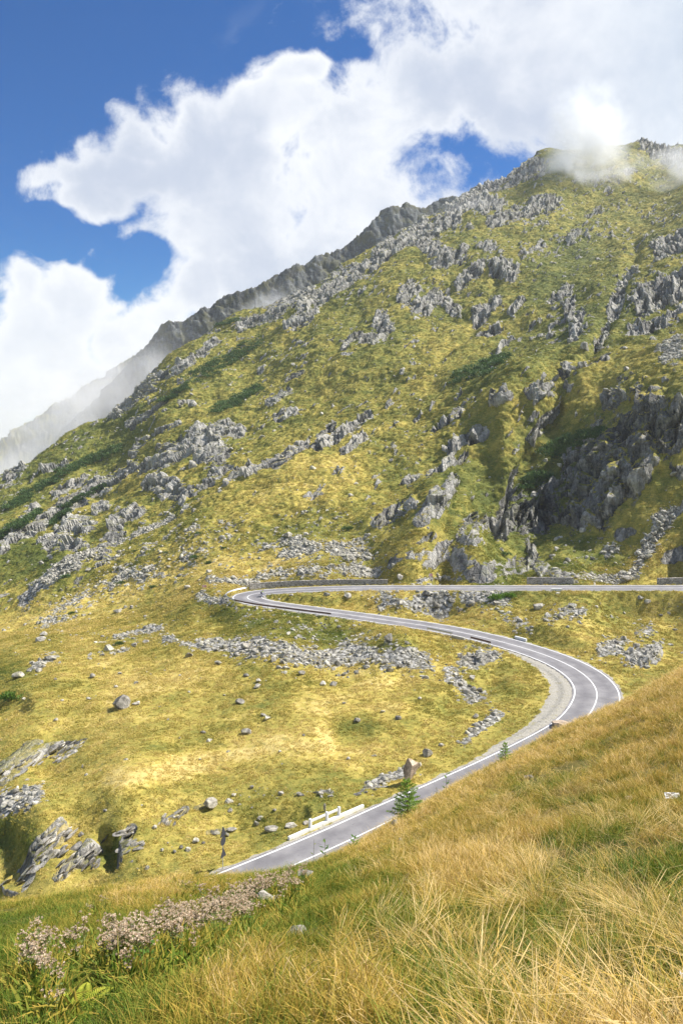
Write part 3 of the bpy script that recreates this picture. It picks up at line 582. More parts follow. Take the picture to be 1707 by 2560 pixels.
off = np.repeat(np.linspace(-edge_in, edge_in, 5), len(RC)); at.data.foreach_set('value', (np.exp(-((np.abs(off)-1.8)/0.7)**2)).astype(np.float32))
tag(road, 'grey asphalt mountain road winding through two bends', 'road', kind='structure')
ribbon('edge_line', -HW-0.09, -HW+0.09, 0.006, mat=M_LINE, parent=road); ribbon('edge_line', HW-0.09, HW+0.09, 0.006, mat=M_LINE, parent=road)
ribbon('centre_line', -0.08, 0.08, 0.006, mat=M_LINE, parent=road)
# ------------------------------------------------------------------ scattered cover: grass, tufts, stones (uncountable stuff, instanced)
def tubes_blades(nb, h0, h1, spread, width, seg, bend, lean=(0, 0), seed=0, head=0.0, curl=0.0):
    r = np.random.default_rng(seed); Vs = []; Fs = []; sh = []; tt_ = []; k = 0
    for b in range(nb):
        a = r.uniform(0, 2*math.pi); rad = spread*math.sqrt(r.uniform()); x0, y0 = rad*math.cos(a), rad*math.sin(a)
        h = r.uniform(h0, h1); ba = r.uniform(0, 2*math.pi); bd = abs(r.normal(bend, bend*0.5))
        dxy = np.array([math.cos(ba)*bd+lean[0]*r.uniform(.5, 1.4), math.sin(ba)*bd+lean[1]*r.uniform(.5, 1.4)])
        wa = r.uniform(0, math.pi); wd = np.array([math.cos(wa), math.sin(wa)])*width*r.uniform(.7, 1.3)*0.5
        t = np.linspace(0, 1, seg+1); L = math.hypot(*dxy)
        z = h*np.sin(np.minimum(t*(1+curl*L), 2.4)*1.0)/max(1.0, 1.0)*(1-0.25*L*t) if curl else h*(t-0.35*min(L, 1.6)*t*t)
        px_ = x0+dxy[0]*h*t**1.7; py_ = y0+dxy[1]*h*t**1.7
        wt = (1-t**1.6)*0.92+0.08
        if head: wt = np.where(t > 0.8, head*(1-np.abs(t-0.9)/0.13)+0.15, 0.45)
        s_ = r.uniform()
        for i in range(seg+1):
            Vs += [(px_[i]-wd[0]*wt[i], py_[i]-wd[1]*wt[i], z[i]), (px_[i]+wd[0]*wt[i], py_[i]+wd[1]*wt[i], z[i])]; sh += [s_, s_]; tt_ += [t[i], t[i]]
        for i in range(seg): Fs.append((k+2*i, k+2*i+1, k+2*i+3, k+2*i+2))
        k += 2*(seg+1)
    return np.array(Vs), np.array(Fs), np.array(sh), np.array(tt_)
def grass_mat(name, stops, transl=0.25):
    m_ = bpy.data.materials.new(name); m_.use_nodes = True; n_ = N(m_.node_tree); b = n_.n['Principled BSDF']; o_ = n_.n['Material Output']
    tn = n_.attr('tone', 'INSTANCER'); sh = n_.attr('shade'); t_ = n_.attr('along')
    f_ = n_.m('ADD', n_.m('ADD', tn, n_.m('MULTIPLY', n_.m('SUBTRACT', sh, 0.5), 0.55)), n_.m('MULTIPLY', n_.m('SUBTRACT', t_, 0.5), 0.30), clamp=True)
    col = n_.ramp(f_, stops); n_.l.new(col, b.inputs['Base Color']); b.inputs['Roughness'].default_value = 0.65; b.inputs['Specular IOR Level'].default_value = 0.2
    tr = n_.new('ShaderNodeBsdfTranslucent'); n_.l.new(col, tr.inputs[0]); mx_ = n_.new('ShaderNodeMixShader'); mx_.inputs[0].default_value = transl
    n_.l.new(b.outputs[0], mx_.inputs[1]); n_.l.new(tr.outputs[0], mx_.inputs[2]); n_.l.new(mx_.outputs[0], o_.inputs[0]); return m_
GS = [(0.0, (0.085,0.155,0.016)), (0.25, (0.19,0.235,0.026)), (0.5, (0.40,0.30,0.045)), (0.75, (0.62,0.41,0.085)), (1.0, (0.72,0.54,0.24))]
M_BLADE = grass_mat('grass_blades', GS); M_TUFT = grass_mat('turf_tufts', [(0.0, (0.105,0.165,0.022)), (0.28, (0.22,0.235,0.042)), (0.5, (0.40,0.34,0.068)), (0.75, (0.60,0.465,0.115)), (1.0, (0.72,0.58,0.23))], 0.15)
def variants(cname, specs, mat):
    col_ = bpy.data.collections.new(cname)
    for i, s in enumerate(specs):
        V, Fc, sh, tt_ = tubes_blades(**s, seed=100+i); me = mesh_np(cname, V, Fc, False, dict(shade=sh, along=tt_)); me.materials.append(mat)
        o = bpy.data.objects.new(f'{cname}_{i:02d}', me); col_.objects.link(o)
    return col_
def rock_mesh(seed, sub=3, flat=1.0, cut=9, rough=0.10):
    r = np.random.default_rng(seed); bm = bmesh.new(); bmesh.ops.create_icosphere(bm, subdivisions=sub, radius=1)
    V = np.array([v_.co for v_ in bm.verts]); Fc = np.array([[v_.index for v_ in f_.verts] for f_ in bm.faces]); bm.free()
    for _ in range(cut):                   # planes shave the ball into an angular block
        nrm = r.normal(size=3); nrm /= np.linalg.norm(nrm); d = r.uniform(0.42, 0.85); s_ = V@nrm-d; V -= np.outer(np.maximum(s_, 0)*0.93, nrm)
    V += V*(rough*fbm(V[:, 0]*1.6+seed, V[:, 1]*1.6, V[:, 2]*1.6, 3))[:, None]
    V *= np.array([1, r.uniform(.65, .95), flat*r.uniform(.6, .9)]); return V, Fc
def stone_mat(name, s=3.0, tint=(1, 1, 1)):
    m_, n_, b = principled(name); tc_ = n_.new('ShaderNodeTexCoord'); oi = n_.new('ShaderNodeObjectInfo')
    pos = n_.vm('ADD', tc_.outputs['Object'], n_.vm('SCALE', (13.0, 7.0, 5.0), oi.outputs['Random']))
    col = rock_colour(n_, pos, s); v_ = n_.m('ADD', 0.72, n_.m('MULTIPLY', oi.outputs['Random'], 0.6))
    col = n_.mix(1.0, col, n_.vm('SCALE', tint, v_), 'MULTIPLY'); n_.l.new(col, b.inputs['Base Color']); b.inputs['Roughness'].default_value = 0.9
    lay_ = n_.noise(n_.vm('MULTIPLY', pos, (1.0, 1.0, 3.5)), 2.4, 5, 0.7)
    bump(n_, b, n_.m('ADD', n_.noise(pos, 4.5, 6, 0.7), lay_), 0.9, 0.12); return m_
M_STONE = stone_mat('weathered_stone', 2.0, (1.38, 1.35, 1.26))
rockcol = bpy.data.collections.new('loose_stones')
for i in range(7):
    V, Fc = rock_mesh(300+i, 2, 0.8); me = mesh_np('loose_stone', V, Fc, False); me.materials.append(M_STONE); rockcol.objects.link(bpy.data.objects.new(f'loose_stone_{i:02d}', me))
GRIDA = dict(rock=rock, scree=scree, tone=tone, gravel=lay, road=ROADD)
cellA = np.zeros(Zg.shape); cellA[:-1, :] = np.abs(np.diff(np.exp(lb)))[:, None]*(np.exp(lb)[:-1, None]*1.24/NU)
def sample(num, y0, y1, weight, seed):
    r = np.random.default_rng(seed); ja, jb_ = np.searchsorted(lb, math.log(y0)), np.searchsorted(lb, math.log(y1))
    W = (cellA[ja:jb_]*weight[ja:jb_]).ravel().astype(np.float64); cw = np.cumsum(W); k = np.searchsorted(cw, r.uniform(0, cw[-1], num))
    j = np.clip(k//NU+ja, 0, NJ-2); i = np.clip(k % NU, 0, NU-2); a = r.uniform(size=num); b = r.uniform(size=num)
    def g(A_): return (A_[j, i]*(1-a)+A_[j, i+1]*a)*(1-b)+(A_[j+1, i]*(1-a)+A_[j+1, i+1]*a)*b
    return np.stack([g(Xg), g(Yg), g(Zg)], 1), {k_: g(v_) for k_, v_ in GRIDA.items()}, r
def scatter(name, pts, rot, scl, tn, cols, label, cat=None):
    me = bpy.data.meshes.new(name); me.vertices.add(len(pts)); me.vertices.foreach_set('co', np.ascontiguousarray(pts, np.float32).ravel())
    a = me.attributes.new('rot', 'FLOAT_VECTOR', 'POINT'); a.data.foreach_set('vector', np.ascontiguousarray(rot, np.float32).ravel())
    a = me.attributes.new('scl', 'FLOAT_VECTOR', 'POINT'); a.data.foreach_set('vector', np.ascontiguousarray(scl, np.float32).ravel())
    a = me.attributes.new('tone', 'FLOAT', 'POINT'); a.data.foreach_set('value', np.ascontiguousarray(tn, np.float32))
    o = link(name, me); ng = bpy.data.node_groups.new(name, 'GeometryNodeTree')
    ng.interface.new_socket('Geometry', in_out='INPUT', socket_type='NodeSocketGeometry'); ng.interface.new_socket('Geometry', in_out='OUTPUT', socket_type='NodeSocketGeometry')
    I = ng.nodes.new('NodeGroupInput'); O = ng.nodes.new('NodeGroupOutput'); ip = ng.nodes.new('GeometryNodeInstanceOnPoints'); ci = ng.nodes.new('GeometryNodeCollectionInfo')
    ci.inputs[0].default_value = cols; ci.inputs[1].default_value = True; ci.inputs[2].default_value = True
    def at(nm, ty):
        x = ng.nodes.new('GeometryNodeInputNamedAttribute'); x.data_type = ty; x.inputs[0].default_value = nm; return x.outputs[0]
    rnd = ng.nodes.new('FunctionNodeRandomValue'); rnd.data_type = 'INT'; rnd.inputs[4].default_value = 0; rnd.inputs[5].default_value = 1000
    e2 = ng.nodes.new('FunctionNodeEulerToRotation'); L = ng.links.new
    L(I.outputs[0], ip.inputs['Points']); L(ci.outputs[0], ip.inputs['Instance']); ip.inputs['Pick Instance'].default_value = True; L(rnd.outputs[2], ip.inputs['Instance Index'])
    L(at('rot', 'FLOAT_VECTOR'), e2.inputs[0]); L(e2.outputs[0], ip.inputs['Rotation']); L(at('scl', 'FLOAT_VECTOR'), ip.inputs['Scale']); L(ip.outputs[0], O.inputs[0])
    md = o.modifiers.new('scatter', 'NODES'); md.node_group = ng
    tag(o, label, cat, kind='stuff'); return o
def rz(r, num, tilt=0.15): return np.stack([r.normal(0, tilt, num), r.normal(0, tilt, num), r.uniform(0, 6.283, num)], 1)
# underfoot
sward = variants('sward', [dict(nb=70, h0=.06, h1=.17, spread=.17, width=.006, seg=3, bend=.5), dict(nb=60, h0=.09, h1=.24, spread=.15, width=.006, seg=4, bend=.6, lean=(-.25, .1)), dict(nb=55, h0=.07, h1=.20, spread=.17, width=.008, seg=3, bend=.8)], M_BLADE)
stalks = variants('stalks', [dict(nb=24, h0=.20, h1=.40, spread=.14, width=.005, seg=6, bend=.35, lean=(-.25, .05), head=2.4), dict(nb=28, h0=.16, h1=.34, spread=.13, width=.0055, seg=5, bend=.45, lean=(-.1, -.1), head=2.0), dict(nb=30, h0=.12, h1=.28, spread=.13, width=.005, seg=5, bend=.5)], M_BLADE)
straw = variants('straw', [dict(nb=26, h0=.16, h1=.42, spread=.14, width=.0055, seg=7, bend=.6, lean=(-1.3, .2), head=1.2), dict(nb=26, h0=.16, h1=.40, spread=.16, width=.005, seg=7, bend=.6, lean=(-1.1, -.6)), dict(nb=22, h0=.18, h1=.45, spread=.16, width=.0055, seg=7, bend=.8, lean=(1.0, .3)), dict(nb=24, h0=.15, h1=.38, spread=.16, width=.005, seg=7, bend=.9, lean=(-.4, .9))], M_BLADE)
one = np.ones_like(Zg)
def vary(pts, lam, seed): return fbm(pts[:, 0]/lam+seed, pts[:, 1]/lam, pts[:, 2]/lam, 3)
def far_scale(Y, a=9.0, k=0.55): return np.maximum(1.0, (Y/a)**k)
def spread_near(name, num, y0, y1, wgt, cols, s0, s1, tfun, seed, label, tilt=.15, keep=None):
    p, at, r = sample(num, y0, y1, wgt, seed); PXs = CX+F*p[:, 0]/p[:, 1]; PYs = HY-F*p[:, 2]/p[:, 1]
    k = keep(p, PXs, PYs, r, at) if keep else np.ones(num, bool)
    p, PXs, PYs = p[k], PXs[k], PYs[k]; at = {a: b[k] for a, b in at.items()}; m_ = len(p)
    s = r.uniform(s0, s1, m_); wsc = s*far_scale(p[:, 1], 14.0, .5)
    scatter(name, p-np.array([0, 0, .02]), rz(r, m_, tilt), np.stack([wsc, wsc, s*np.where(p[:, 1] > 18, .8, 1.0)], 1), tfun(p, at, PXs, PYs, r), cols, label)
wn = 1/np.maximum(Yg, 2.5)**1.05
brow = lambda p, PXs, PYs, r, at: (at['road'] > 4.6)
pat = fbm(Xg/1.1+3, Yg/1.1, 2.2, 3); pat2 = fbm(Xg/3.6, Yg/3.6, 6.6, 3)
NGOLD = strokes([(1150,2180,1350,2080,90,1),(1250,1900,1707,1690,110,.8),(950,2100,1250,1960,70,.6),(20,2250,420,2190,40,.5),(560,2420,860,2480,110,.35),(1450,2000,1707,1880,70,.5),(880,2440,960,2560,70,.5)])
NGREEN = strokes([(1250,2440,1600,2330,130,1),(1380,2160,1707,2150,110,.85),(1600,2480,1707,2400,110,1),(1100,2520,1400,2560,100,1),(960,2500,1000,2400,60,.6),(760,2300,860,2260,40,.5),(700,2520,760,2440,50,.5),(0,2480,330,2540,130,.9),(330,2430,640,2330,80,.8),(0,2330,180,2300,60,.6),(700,2200,900,2230,50,.5),(900,2350,1050,2300,70,.5),(1330,1980,1500,2020,50,.6),(1000,2250,1100,2400,60,.4)])
ng = lookup(NGOLD, PX0, PY0); nn_g = lookup(NGREEN, PX0, PY0)
lowright = sst(PX0, 900, 1250)*sst(PY0, 2030, 2200)
GRIDA.update(pat=pat, pat2=pat2, ng=ng, nn=nn_g)
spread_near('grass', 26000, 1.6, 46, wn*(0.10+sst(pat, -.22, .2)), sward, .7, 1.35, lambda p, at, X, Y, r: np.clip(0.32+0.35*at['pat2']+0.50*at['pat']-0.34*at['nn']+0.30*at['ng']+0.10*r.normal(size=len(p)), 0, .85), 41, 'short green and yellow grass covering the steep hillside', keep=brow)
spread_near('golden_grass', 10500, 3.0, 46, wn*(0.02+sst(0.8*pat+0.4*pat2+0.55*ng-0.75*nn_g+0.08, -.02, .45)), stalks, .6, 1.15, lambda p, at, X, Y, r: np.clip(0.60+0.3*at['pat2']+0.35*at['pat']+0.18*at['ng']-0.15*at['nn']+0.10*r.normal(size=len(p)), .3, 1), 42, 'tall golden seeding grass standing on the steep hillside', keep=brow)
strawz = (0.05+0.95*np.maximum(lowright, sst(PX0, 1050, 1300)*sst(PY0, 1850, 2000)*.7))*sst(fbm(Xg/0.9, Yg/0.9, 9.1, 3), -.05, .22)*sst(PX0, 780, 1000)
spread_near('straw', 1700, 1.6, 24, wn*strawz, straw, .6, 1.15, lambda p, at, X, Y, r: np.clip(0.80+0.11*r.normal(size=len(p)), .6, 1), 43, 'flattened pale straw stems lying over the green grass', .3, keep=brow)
# meadow and mountainside
tuft = variants('tufts', [dict(nb=40, h0=.10, h1=.26, spread=.34, width=.045, seg=2, bend=.6), dict(nb=28, h0=.12, h1=.26, spread=.34, width=.06, seg=2, bend=.8), dict(nb=36, h0=.12, h1=.32, spread=.32, width=.045, seg=2, bend=.5, lean=(-.2, 0))], M_TUFT)
open_turf = np.clip(1-1.6*rock-0.95*scree, 0, 1)*(lay < .35)*(ROADD > 3.9)
def tuft_tone(p, at, r): return np.clip(at['tone']+0.06+0.04*(p[:, 1] > 210)+0.40*vary(p, 9.0, 2.2)+0.35*vary(p, 2.6, 7.7)+0.08*r.normal(size=len(p)), 0, 1)
p, at, r = sample(90000, 55, 215, open_turf*(Yg > 46)*(1/np.maximum(Yg, 80)**.7)*(0.25+sst(fbm(Xg/2.6, Yg/2.6, 4.4, 3), -.25, .3)), 51); s = r.uniform(.6, 1.35, len(p))*(0.8+0.6*sst(p[:, 1], 80, 200))
scatter('meadow_grass', p-np.array([0, 0, .03]), rz(r, len(p)), np.stack([s, s, s*r.uniform(.6, 1.2, len(p))], 1), tuft_tone(p, at, r), tuft, 'tussocky golden grass covering the meadow')
p, at, r = sample(60000, 200, 470, open_turf*(1/np.maximum(Yg, 80)**.9)*(0.25+sst(fbm(Xg/4.5, Yg/4.5, Zg/4, 3), -.2, .3)), 52); s = r.uniform(.9, 2.1, len(p))
scatter('mountain_grass', p-np.array([0, 0, .05]), rz(r, len(p)), np.stack([s*1.2, s*1.2, s], 1), tuft_tone(p, at, r)-.02, tuft, 'tussocky olive grass covering the lower mountainside')
p, at, r = sample(42000, 470, 900, open_turf*(0.2+sst(fbm(Xg/8, Yg/8, Zg/7, 3), -.2, .3)), 53); s = r.uniform(1.6, 3.6, len(p))
scatter('upland_grass', p-np.array([0, 0, .08]), rz(r, len(p)), np.stack([s*1.2, s*1.2, s*.8], 1), tuft_tone(p, at, r)-.08, tuft, 'thin olive grass covering the high mountainside')
def stones(name, num, y0, y1, wgt, s0, s1, seed, label):
    p, at, r = sample(num, y0, y1, wgt, seed); s = s0*(s1/s0)**(r.uniform(size=num)**3.0)
    scatter(name, p+np.array([0, 0, .0])+s[:, None]*np.array([0, 0, -.05]), np.stack([r.normal(0, .5, num), r.normal(0, .5, num), r.uniform(0, 6.3, num)], 1), np.stack([s, s*r.uniform(.7, 1.1, num), s*r.uniform(.6, 1.1, num)], 1), r.uniform(size=num), rockcol, label)
wob = fbm(Xg/5, Yg/5, 3.1, 3)*2; wob2 = fbm(Xg/4, Yg/4, 8.1, 3)*2
stones('rubble', 19000, 75, 262, np.clip(scree+0.45*lookup(SCREE, PX0+24*wob, PY0+10*wob2)+0.12*sst(wob2, .0, .5)*sst(PY0, 1470, 1500)*(1-sst(PY0, 1590, 1660)), 0, 1)*(Yg < 262)*(ROADD > 4.6), .10, 0.95, 61, 'angular grey rubble strewn over the banks around the road')
stones('scree', 13000, 205, 420, np.clip(scree-.1, 0, 1)*(PY0 < 1470), .25, 1.3, 62, 'pale scree lying down the lower mountainside')
stones('rock_debris', 8000, 210, 880, (0.25+rock)*(rock < .8)*(0.3+sst(fbm(Xg/30, Yg/30, Zg/30, 3), -.1, .35))*(1/np.maximum(Yg, 200)**.4), .3, 2.0, 63, 'scattered loose rock fallen across the mountainside')
stones('stones', 1500, 70, 215, (ROADD > 5)*(0.15+sst(fbm(Xg/12, Yg/12, 3.3, 3), .05, .4)+sst(Yg, 120, 200))*(lay < .3), .10, .5, 64, 'small pale stones sprinkled through the meadow grass')
# ------------------------------------------------------------------ simple materials and mesh builders for made things
def plain(name, colr, rough=0.5, metal=0.0, var=0.25, scale=4.0, dark=(0.2, 0.17, 0.14)):
    m_, n_, b = principled(name); tc_ = n_.new('ShaderNodeTexCoord')
    f_ = n_.m('MULTIPLY', n_.ss(n_.noise(tc_.outputs['Object'], scale, 6, 0.7), 0.5, 0.75), var)
    n_.l.new(n_.mix(f_, colr, dark), b.inputs['Base Color']); b.inputs['Roughness'].default_value = rough; b.inputs['Metallic'].default_value = metal; return m_
M_GALV = plain('galvanised_steel', (0.52,0.54,0.56), 0.45, 0.6); M_RUST = plain('rusty_steel', (0.13,0.075,0.055), 0.7, 0.1, 0.6, 3.0, (0.05,0.05,0.055)); M_WHITE = plain('whitewash', (0.80,0.80,0.78), 0.7, 0, 0.45, 3.0, (0.40,0.38,0.34))
M_CONC = plain('concrete', (0.46,0.45,0.42), 0.85, 0, 0.5, 2.0); M_SIGNBACK = plain('painted_sign_back', (0.045,0.047,0.055), 0.5, 0.0, 0.2, 3.0, (0.10,0.10,0.10)); M_RED = plain('sign_red', (0.75,0.04,0.05), 0.4, 0, 0.1); M_SIGNW = plain('sign_white', (0.82,0.82,0.82), 0.4, 0, 0.05)
M_BLACK = plain('black_rubber', (0.02,0.02,0.022), 0.6, 0, 0.1); M_BLUE = plain('blue_paint', (0.05,0.25,0.55), 0.3, 0, 0.05); M_LIME = plain('lime_cloth', (0.42,0.72,0.16), 0.8, 0, 0.1); M_NAVY = plain('dark_cloth', (0.02,0.025,0.05), 0.85, 0, 0.1); M_SKIN = plain('skin', (0.55,0.33,0.24), 0.6, 0, 0.05); M_LBLUE = plain('pale_blue_cloth', (0.35,0.50,0.75), 0.8, 0, .1)
class MB:
    def __init__(s): s.bm = bmesh.new()
    def box(s, c, d, rot=None, bev=0.0):
        g = bmesh.ops.create_cube(s.bm, size=1); vv_ = g['verts']
        for v_ in vv_: v_.co = Vector((v_.co.x*d[0], v_.co.y*d[1], v_.co.z*d[2]))
        if bev: 
            es = list({e for v_ in vv_ for e in v_.link_edges}); r_ = bmesh.ops.bevel(s.bm, geom=es, offset=bev, segments=2, affect='EDGES'); vv_ = list({v_ for f_ in r_['faces'] for v_ in f_.verts} | {v_ for v_ in vv_ if v_.is_valid})
        for v_ in vv_: v_.co = (rot @ v_.co if rot else v_.co)+Vector(c)
        return s
    def tube(s, a, b, r0, r1=None, seg=10):
        a, b = Vector(a), Vector(b); r1 = r0 if r1 is None else r1; d = b-a; q = d.to_track_quat('Z', 'Y').to_matrix()
        rings = [[s.bm.verts.new(p+q @ Vector((rr*math.cos(2*math.pi*i/seg), rr*math.sin(2*math.pi*i/seg), 0))) for i in range(seg)] for p, rr in ((a, r0), (b, r1))]
        for i in range(seg): s.bm.faces.new((rings[0][i], rings[0][(i+1) % seg], rings[1][(i+1) % seg], rings[1][i]))
        s.bm.faces.new(rings[0][::-1]); s.bm.faces.new(rings[1]); return s
    def prism(s, pts, t, M=None):          # flat outline in local XZ, thickness t along Y
        M = M or Matrix()
        f = [s.bm.verts.new(M @ Vector((x, -t/2, z))) for x, z in pts]; k = [s.bm.verts.new(M @ Vector((x, t/2, z))) for x, z in pts]; n_ = len(pts)
        s.bm.faces.new(f); s.bm.faces.new(k[::-1])
        for i in range(n_): s.bm.faces.new((f[(i+1) % n_], f[i], k[i], k[(i+1) % n_]))
        return s
    def torus(s, c, R_, r_, seg=28, ring=8):
        vs_ = [[s.bm.verts.new(Vector(c)+Vector(((R_+r_*math.cos(b))*math.cos(a), r_*math.sin(b), (R_+r_*math.cos(b))*math.sin(a)))) for b in [2*math.pi*j/ring for j in range(ring)]] for a in [2*math.pi*i/seg for i in range(seg)]]
        for i in range(seg):
            for j in range(ring): s.bm.faces.new((vs_[i][j], vs_[(i+1) % seg][j], vs_[(i+1) % seg][(j+1) % ring], vs_[i][(j+1) % ring]))
        return s
    def build(s, name, mat, parent=None, smooth=False):
        bmesh.ops.recalc_face_normals(s.bm, faces=s.bm.faces[:]); me = bpy.data.meshes.new(name); s.bm.to_mesh(me); s.bm.free()
        if smooth: me.polygons.foreach_set('use_smooth', [True]*len(me.polygons))
        return link(name, me, mat, parent)
KT = int(np.argmin(np.where(RC[:, 1] > 150, CX+F*RC[:, 0]/RC[:, 1], 9e9))); RPX = CX+F*RC[:, 0]/RC[:, 1]; KB = KT+int(np.argmax(RPX[KT:]))
def kU(px): return int(np.argmin(np.abs(RPX[:KT]-px)))
def kL(px): return KT+int(np.argmin(np.abs(RPX[KT:KB]-px)))
def kN(px): return KB+int(np.argmin(np.abs(RPX[KB:]-px)))
def offpx(off): return CX+F*(RC[:, 0]+RN[:, 0]*off)/(RC[:, 1]+RN[:, 1]*off)
def kUo(px, off): q_ = offpx(off)[:KT]; return int(np.argmin(np.abs(q_-px)))
def rp(k, off, dz=0.0): return Vector((RC[k, 0]+RN[k, 0]*off, RC[k, 1]+RN[k, 1]*off, RC[k, 2]+dz))

# ------------------------------------------------------------------ stone walls beside the upper road
def wall_mat():
    m_, n_, b = principled('dry_stone'); g = n_.new('ShaderNodeNewGeometry'); pos = g.outputs['Position']
    q = n_.vm('MULTIPLY', pos, (1.0, 1.0, 1.7)); e_ = n_.vor(q, 2.6, 'DISTANCE_TO_EDGE'); c_ = n_.vor(q, 2.6, 'F1', 1)
    sp = n_.new('ShaderNodeSeparateColor'); n_.put(sp.inputs[0], c_)
    col = n_.ramp(sp.outputs[0], [(0, (0.28,0.25,0.21)), (0.5, (0.46,0.42,0.36)), (1, (0.62,0.57,0.50))])
    col = n_.mix(n_.ss(e_, 0.09, 0.02), col, (0.12,0.11,0.09)); n_.l.new(col, b.inputs['Base Color']); bump(n_, b, n_.m('ADD', n_.ss(e_, 0.0, 0.12), n_.noise(pos, 7, 4, .6)), 0.8, 0.08); return m_
M_WALL = wall_mat()
def stone_wall(ka, kb_, off, h0, h1, label):
    ks = list(range(min(ka, kb_), max(ka, kb_)+1)); V = []; Fq = []; prof = [(-0.32, -0.5), (-0.30, 0.25), (-0.27, 0.62), (-0.24, 1.0), (0.0, 1.03), (0.26, 1.0), (0.30, 0.5), (0.30, -0.5)]
    for i, k in enumerate(ks):
        t = i/(len(ks)-1); h = h0+(h1-h0)*t
        for (o, z) in prof:
            jx = 0.05*pn(i*0.9, z*5, 1.1); V.append(rp(k, off+o+float(jx), z*h+0.07*float(pn(i*0.45, 0.3, o*3)) if z > 0 else -0.5))
    n_ = len(prof)
    for i in range(len(ks)-1):
        for j in range(n_-1): Fq.append((i*n_+j, i*n_+j+1, (i+1)*n_+j+1, (i+1)*n_+j))
    me = bpy.data.meshes.new('stone_wall'); me.from_pydata(V, [], Fq+[tuple(range(n_)), tuple(range((len(ks)-1)*n_, len(ks)*n_))][0:0]); bm = bmesh.new(); bm.from_mesh(me)
    bmesh.ops.holes_fill(bm, edges=[e for e in bm.edges if e.is_boundary and (e.verts[0].index//n_ == e.verts[1].index//n_)], sides=0); bmesh.ops.recalc_face_normals(bm, faces=bm.faces[:]); bm.to_mesh(me); bm.free()
    tag(link('stone_wall', me, M_WALL), label, 'wall', 'stone walls along the upper road')
stone_wall(kU(965), kUo(626, 5.7), 5.7, 1.15, 1.45, 'long pale stone retaining wall curving along the hairpin')
stone_wall(kU(1437), kU(1317), 5.7, 1.6, 1.6, 'short dark stone wall in the middle of the upper road')
stone_wall(kU(1830), kU(1658), 6.2, 1.5, 1.3, 'stone wall by the boulder stream at the end of the upper road')

# ------------------------------------------------------------------ guardrails
def guardrail(ka, kb_, o0, o1, label, mat_rail, gap=4.0, h=0.72, split=None, mat2=None):
    ks = list(range(ka, kb_+1)); root = empty('guardrail', rp(ka, o0)); root_inv = Matrix.Translation(-root.location)
    def rail(sub, mat):
        prof = [(0.0, -0.17), (0.05, -0.12), (0.05, -0.05), (0.0, 0.0), (0.05, 0.05), (0.05, 0.12), (0.0, 0.17)]; V = []; Fq = []; n_ = 2*len(prof)
        for k in sub:
            t = (k-ka)/(kb_-ka); o = o0+(o1-o0)*t
            for (a, z) in prof: V.append(rp(k, o+a, h+z)-root.location)
            for (a, z) in prof[::-1]: V.append(rp(k, o+a-0.02, h+z)-root.location)
        for i in range(len(sub)-1):
            for j in range(n_): Fq.append((i*n_+j, i*n_+(j+1) % n_, (i+1)*n_+(j+1) % n_, (i+1)*n_+j))
        me = bpy.data.meshes.new('rail'); me.from_pydata(V, [], Fq); bm = bmesh.new(); bm.from_mesh(me); bmesh.ops.recalc_face_normals(bm, faces=bm.faces[:]); bm.to_mesh(me); bm.free(); return link('rail', me, mat, root)
    if split: 
        r1 = rail(ks[:split-ka+1], mat_rail); r2 = rail(ks[split-ka:], mat2); r2['label'] = 'dark rusty stretch of rail'
    else: rail(ks, mat_rail)
    nxt = 0.0; proto = None
    for k in ks:
        if RL[k]-RL[ka] >= nxt:
            nxt += gap; o = o0+(o1-o0)*(k-ka)/(kb_-ka); p_ = rp(k, o-0.05)-root.location; z0 = -0.9
            if proto is None:
                proto = MB().box((0, 0, (h+0.2+z0)/2), (0.10, 0.07, h+0.2-z0)).box((0, 0, h+.21), (.12, .09, .03)).build('post', M_GALV, root); c = proto
            else: c = proto.copy(); C.objects.link(c); c.parent = root
            c.location = p_; c.rotation_euler.z = math.atan2(RT[k, 1], RT[k, 0])
    tag(root, label, 'guardrail', 'steel guardrails'); return root
ks_ = kL(630)
guardrail(kUo(617, 5.2), kL(846), 5.2, 4.4, 'long steel guardrail round the outside of the hairpin', M_GALV, 3.6, split=ks_, mat2=M_RUST)
guardrail(kL(1090), kL(1160), 4.4, 4.4, 'low guardrail stretch before the culvert on the lower leg', M_GALV, 2.8)
guardrail(kL(1210), kL(1258), 4.4, 4.4, 'shortest guardrail stretch just past the concrete culvert', M_RUST, 2.2)
def parapet(name, k0, k1, off, h, wd, mat, label, deep=0.3, cat='parapet'):
    ks = list(range(min(k0, k1), max(k0, k1)+1)); V = []; Fq = []
    for k in ks:
        for (o, z) in ((-wd/2, -deep), (-wd/2, h-0.04), (-wd/2+.04, h), (wd/2-.04, h), (wd/2, h-.04), (wd/2, -deep)): V.append(rp(k, off+o, z))
    for i in range(len(ks)-1):
        for j in range(5): Fq.append((i*6+j, i*6+j+1, i*6+7+j, i*6+6+j))
        Fq.append((i*6+5, i*6, i*6+6, i*6+11))
    L = len(V); Fq += [(0, 1, 2, 3, 4, 5), (L-6, L-5, L-4, L-3, L-2, L-1)]
    me = bpy.data.meshes.new(name); me.from_pydata(V, [], Fq); bm = bmesh.new(); bm.from_mesh(me); bmesh.ops.recalc_face_normals(bm, faces=bm.faces[:]); bm.to_mesh(me); bm.free()
    return tag(link(name, me, mat), label, cat)
parapet('culvert_parapet', kL(1163), kL(1197), 4.6, 0.45, 0.55, M_CONC, 'low concrete culvert parapet between two guardrail stretches', 2.2)
parapet('culvert_parapet', kL(1252), kL(1282), -4.4, 0.5, 0.4, M_WHITE, 'white culvert block on the far side of the lower leg', 1.0)
parapet('culvert_parapet', kU(1372), kU(1400), -4.3, 0.55, 0.35, M_WHITE, 'white parapet over the stone culvert of the upper road', .1)
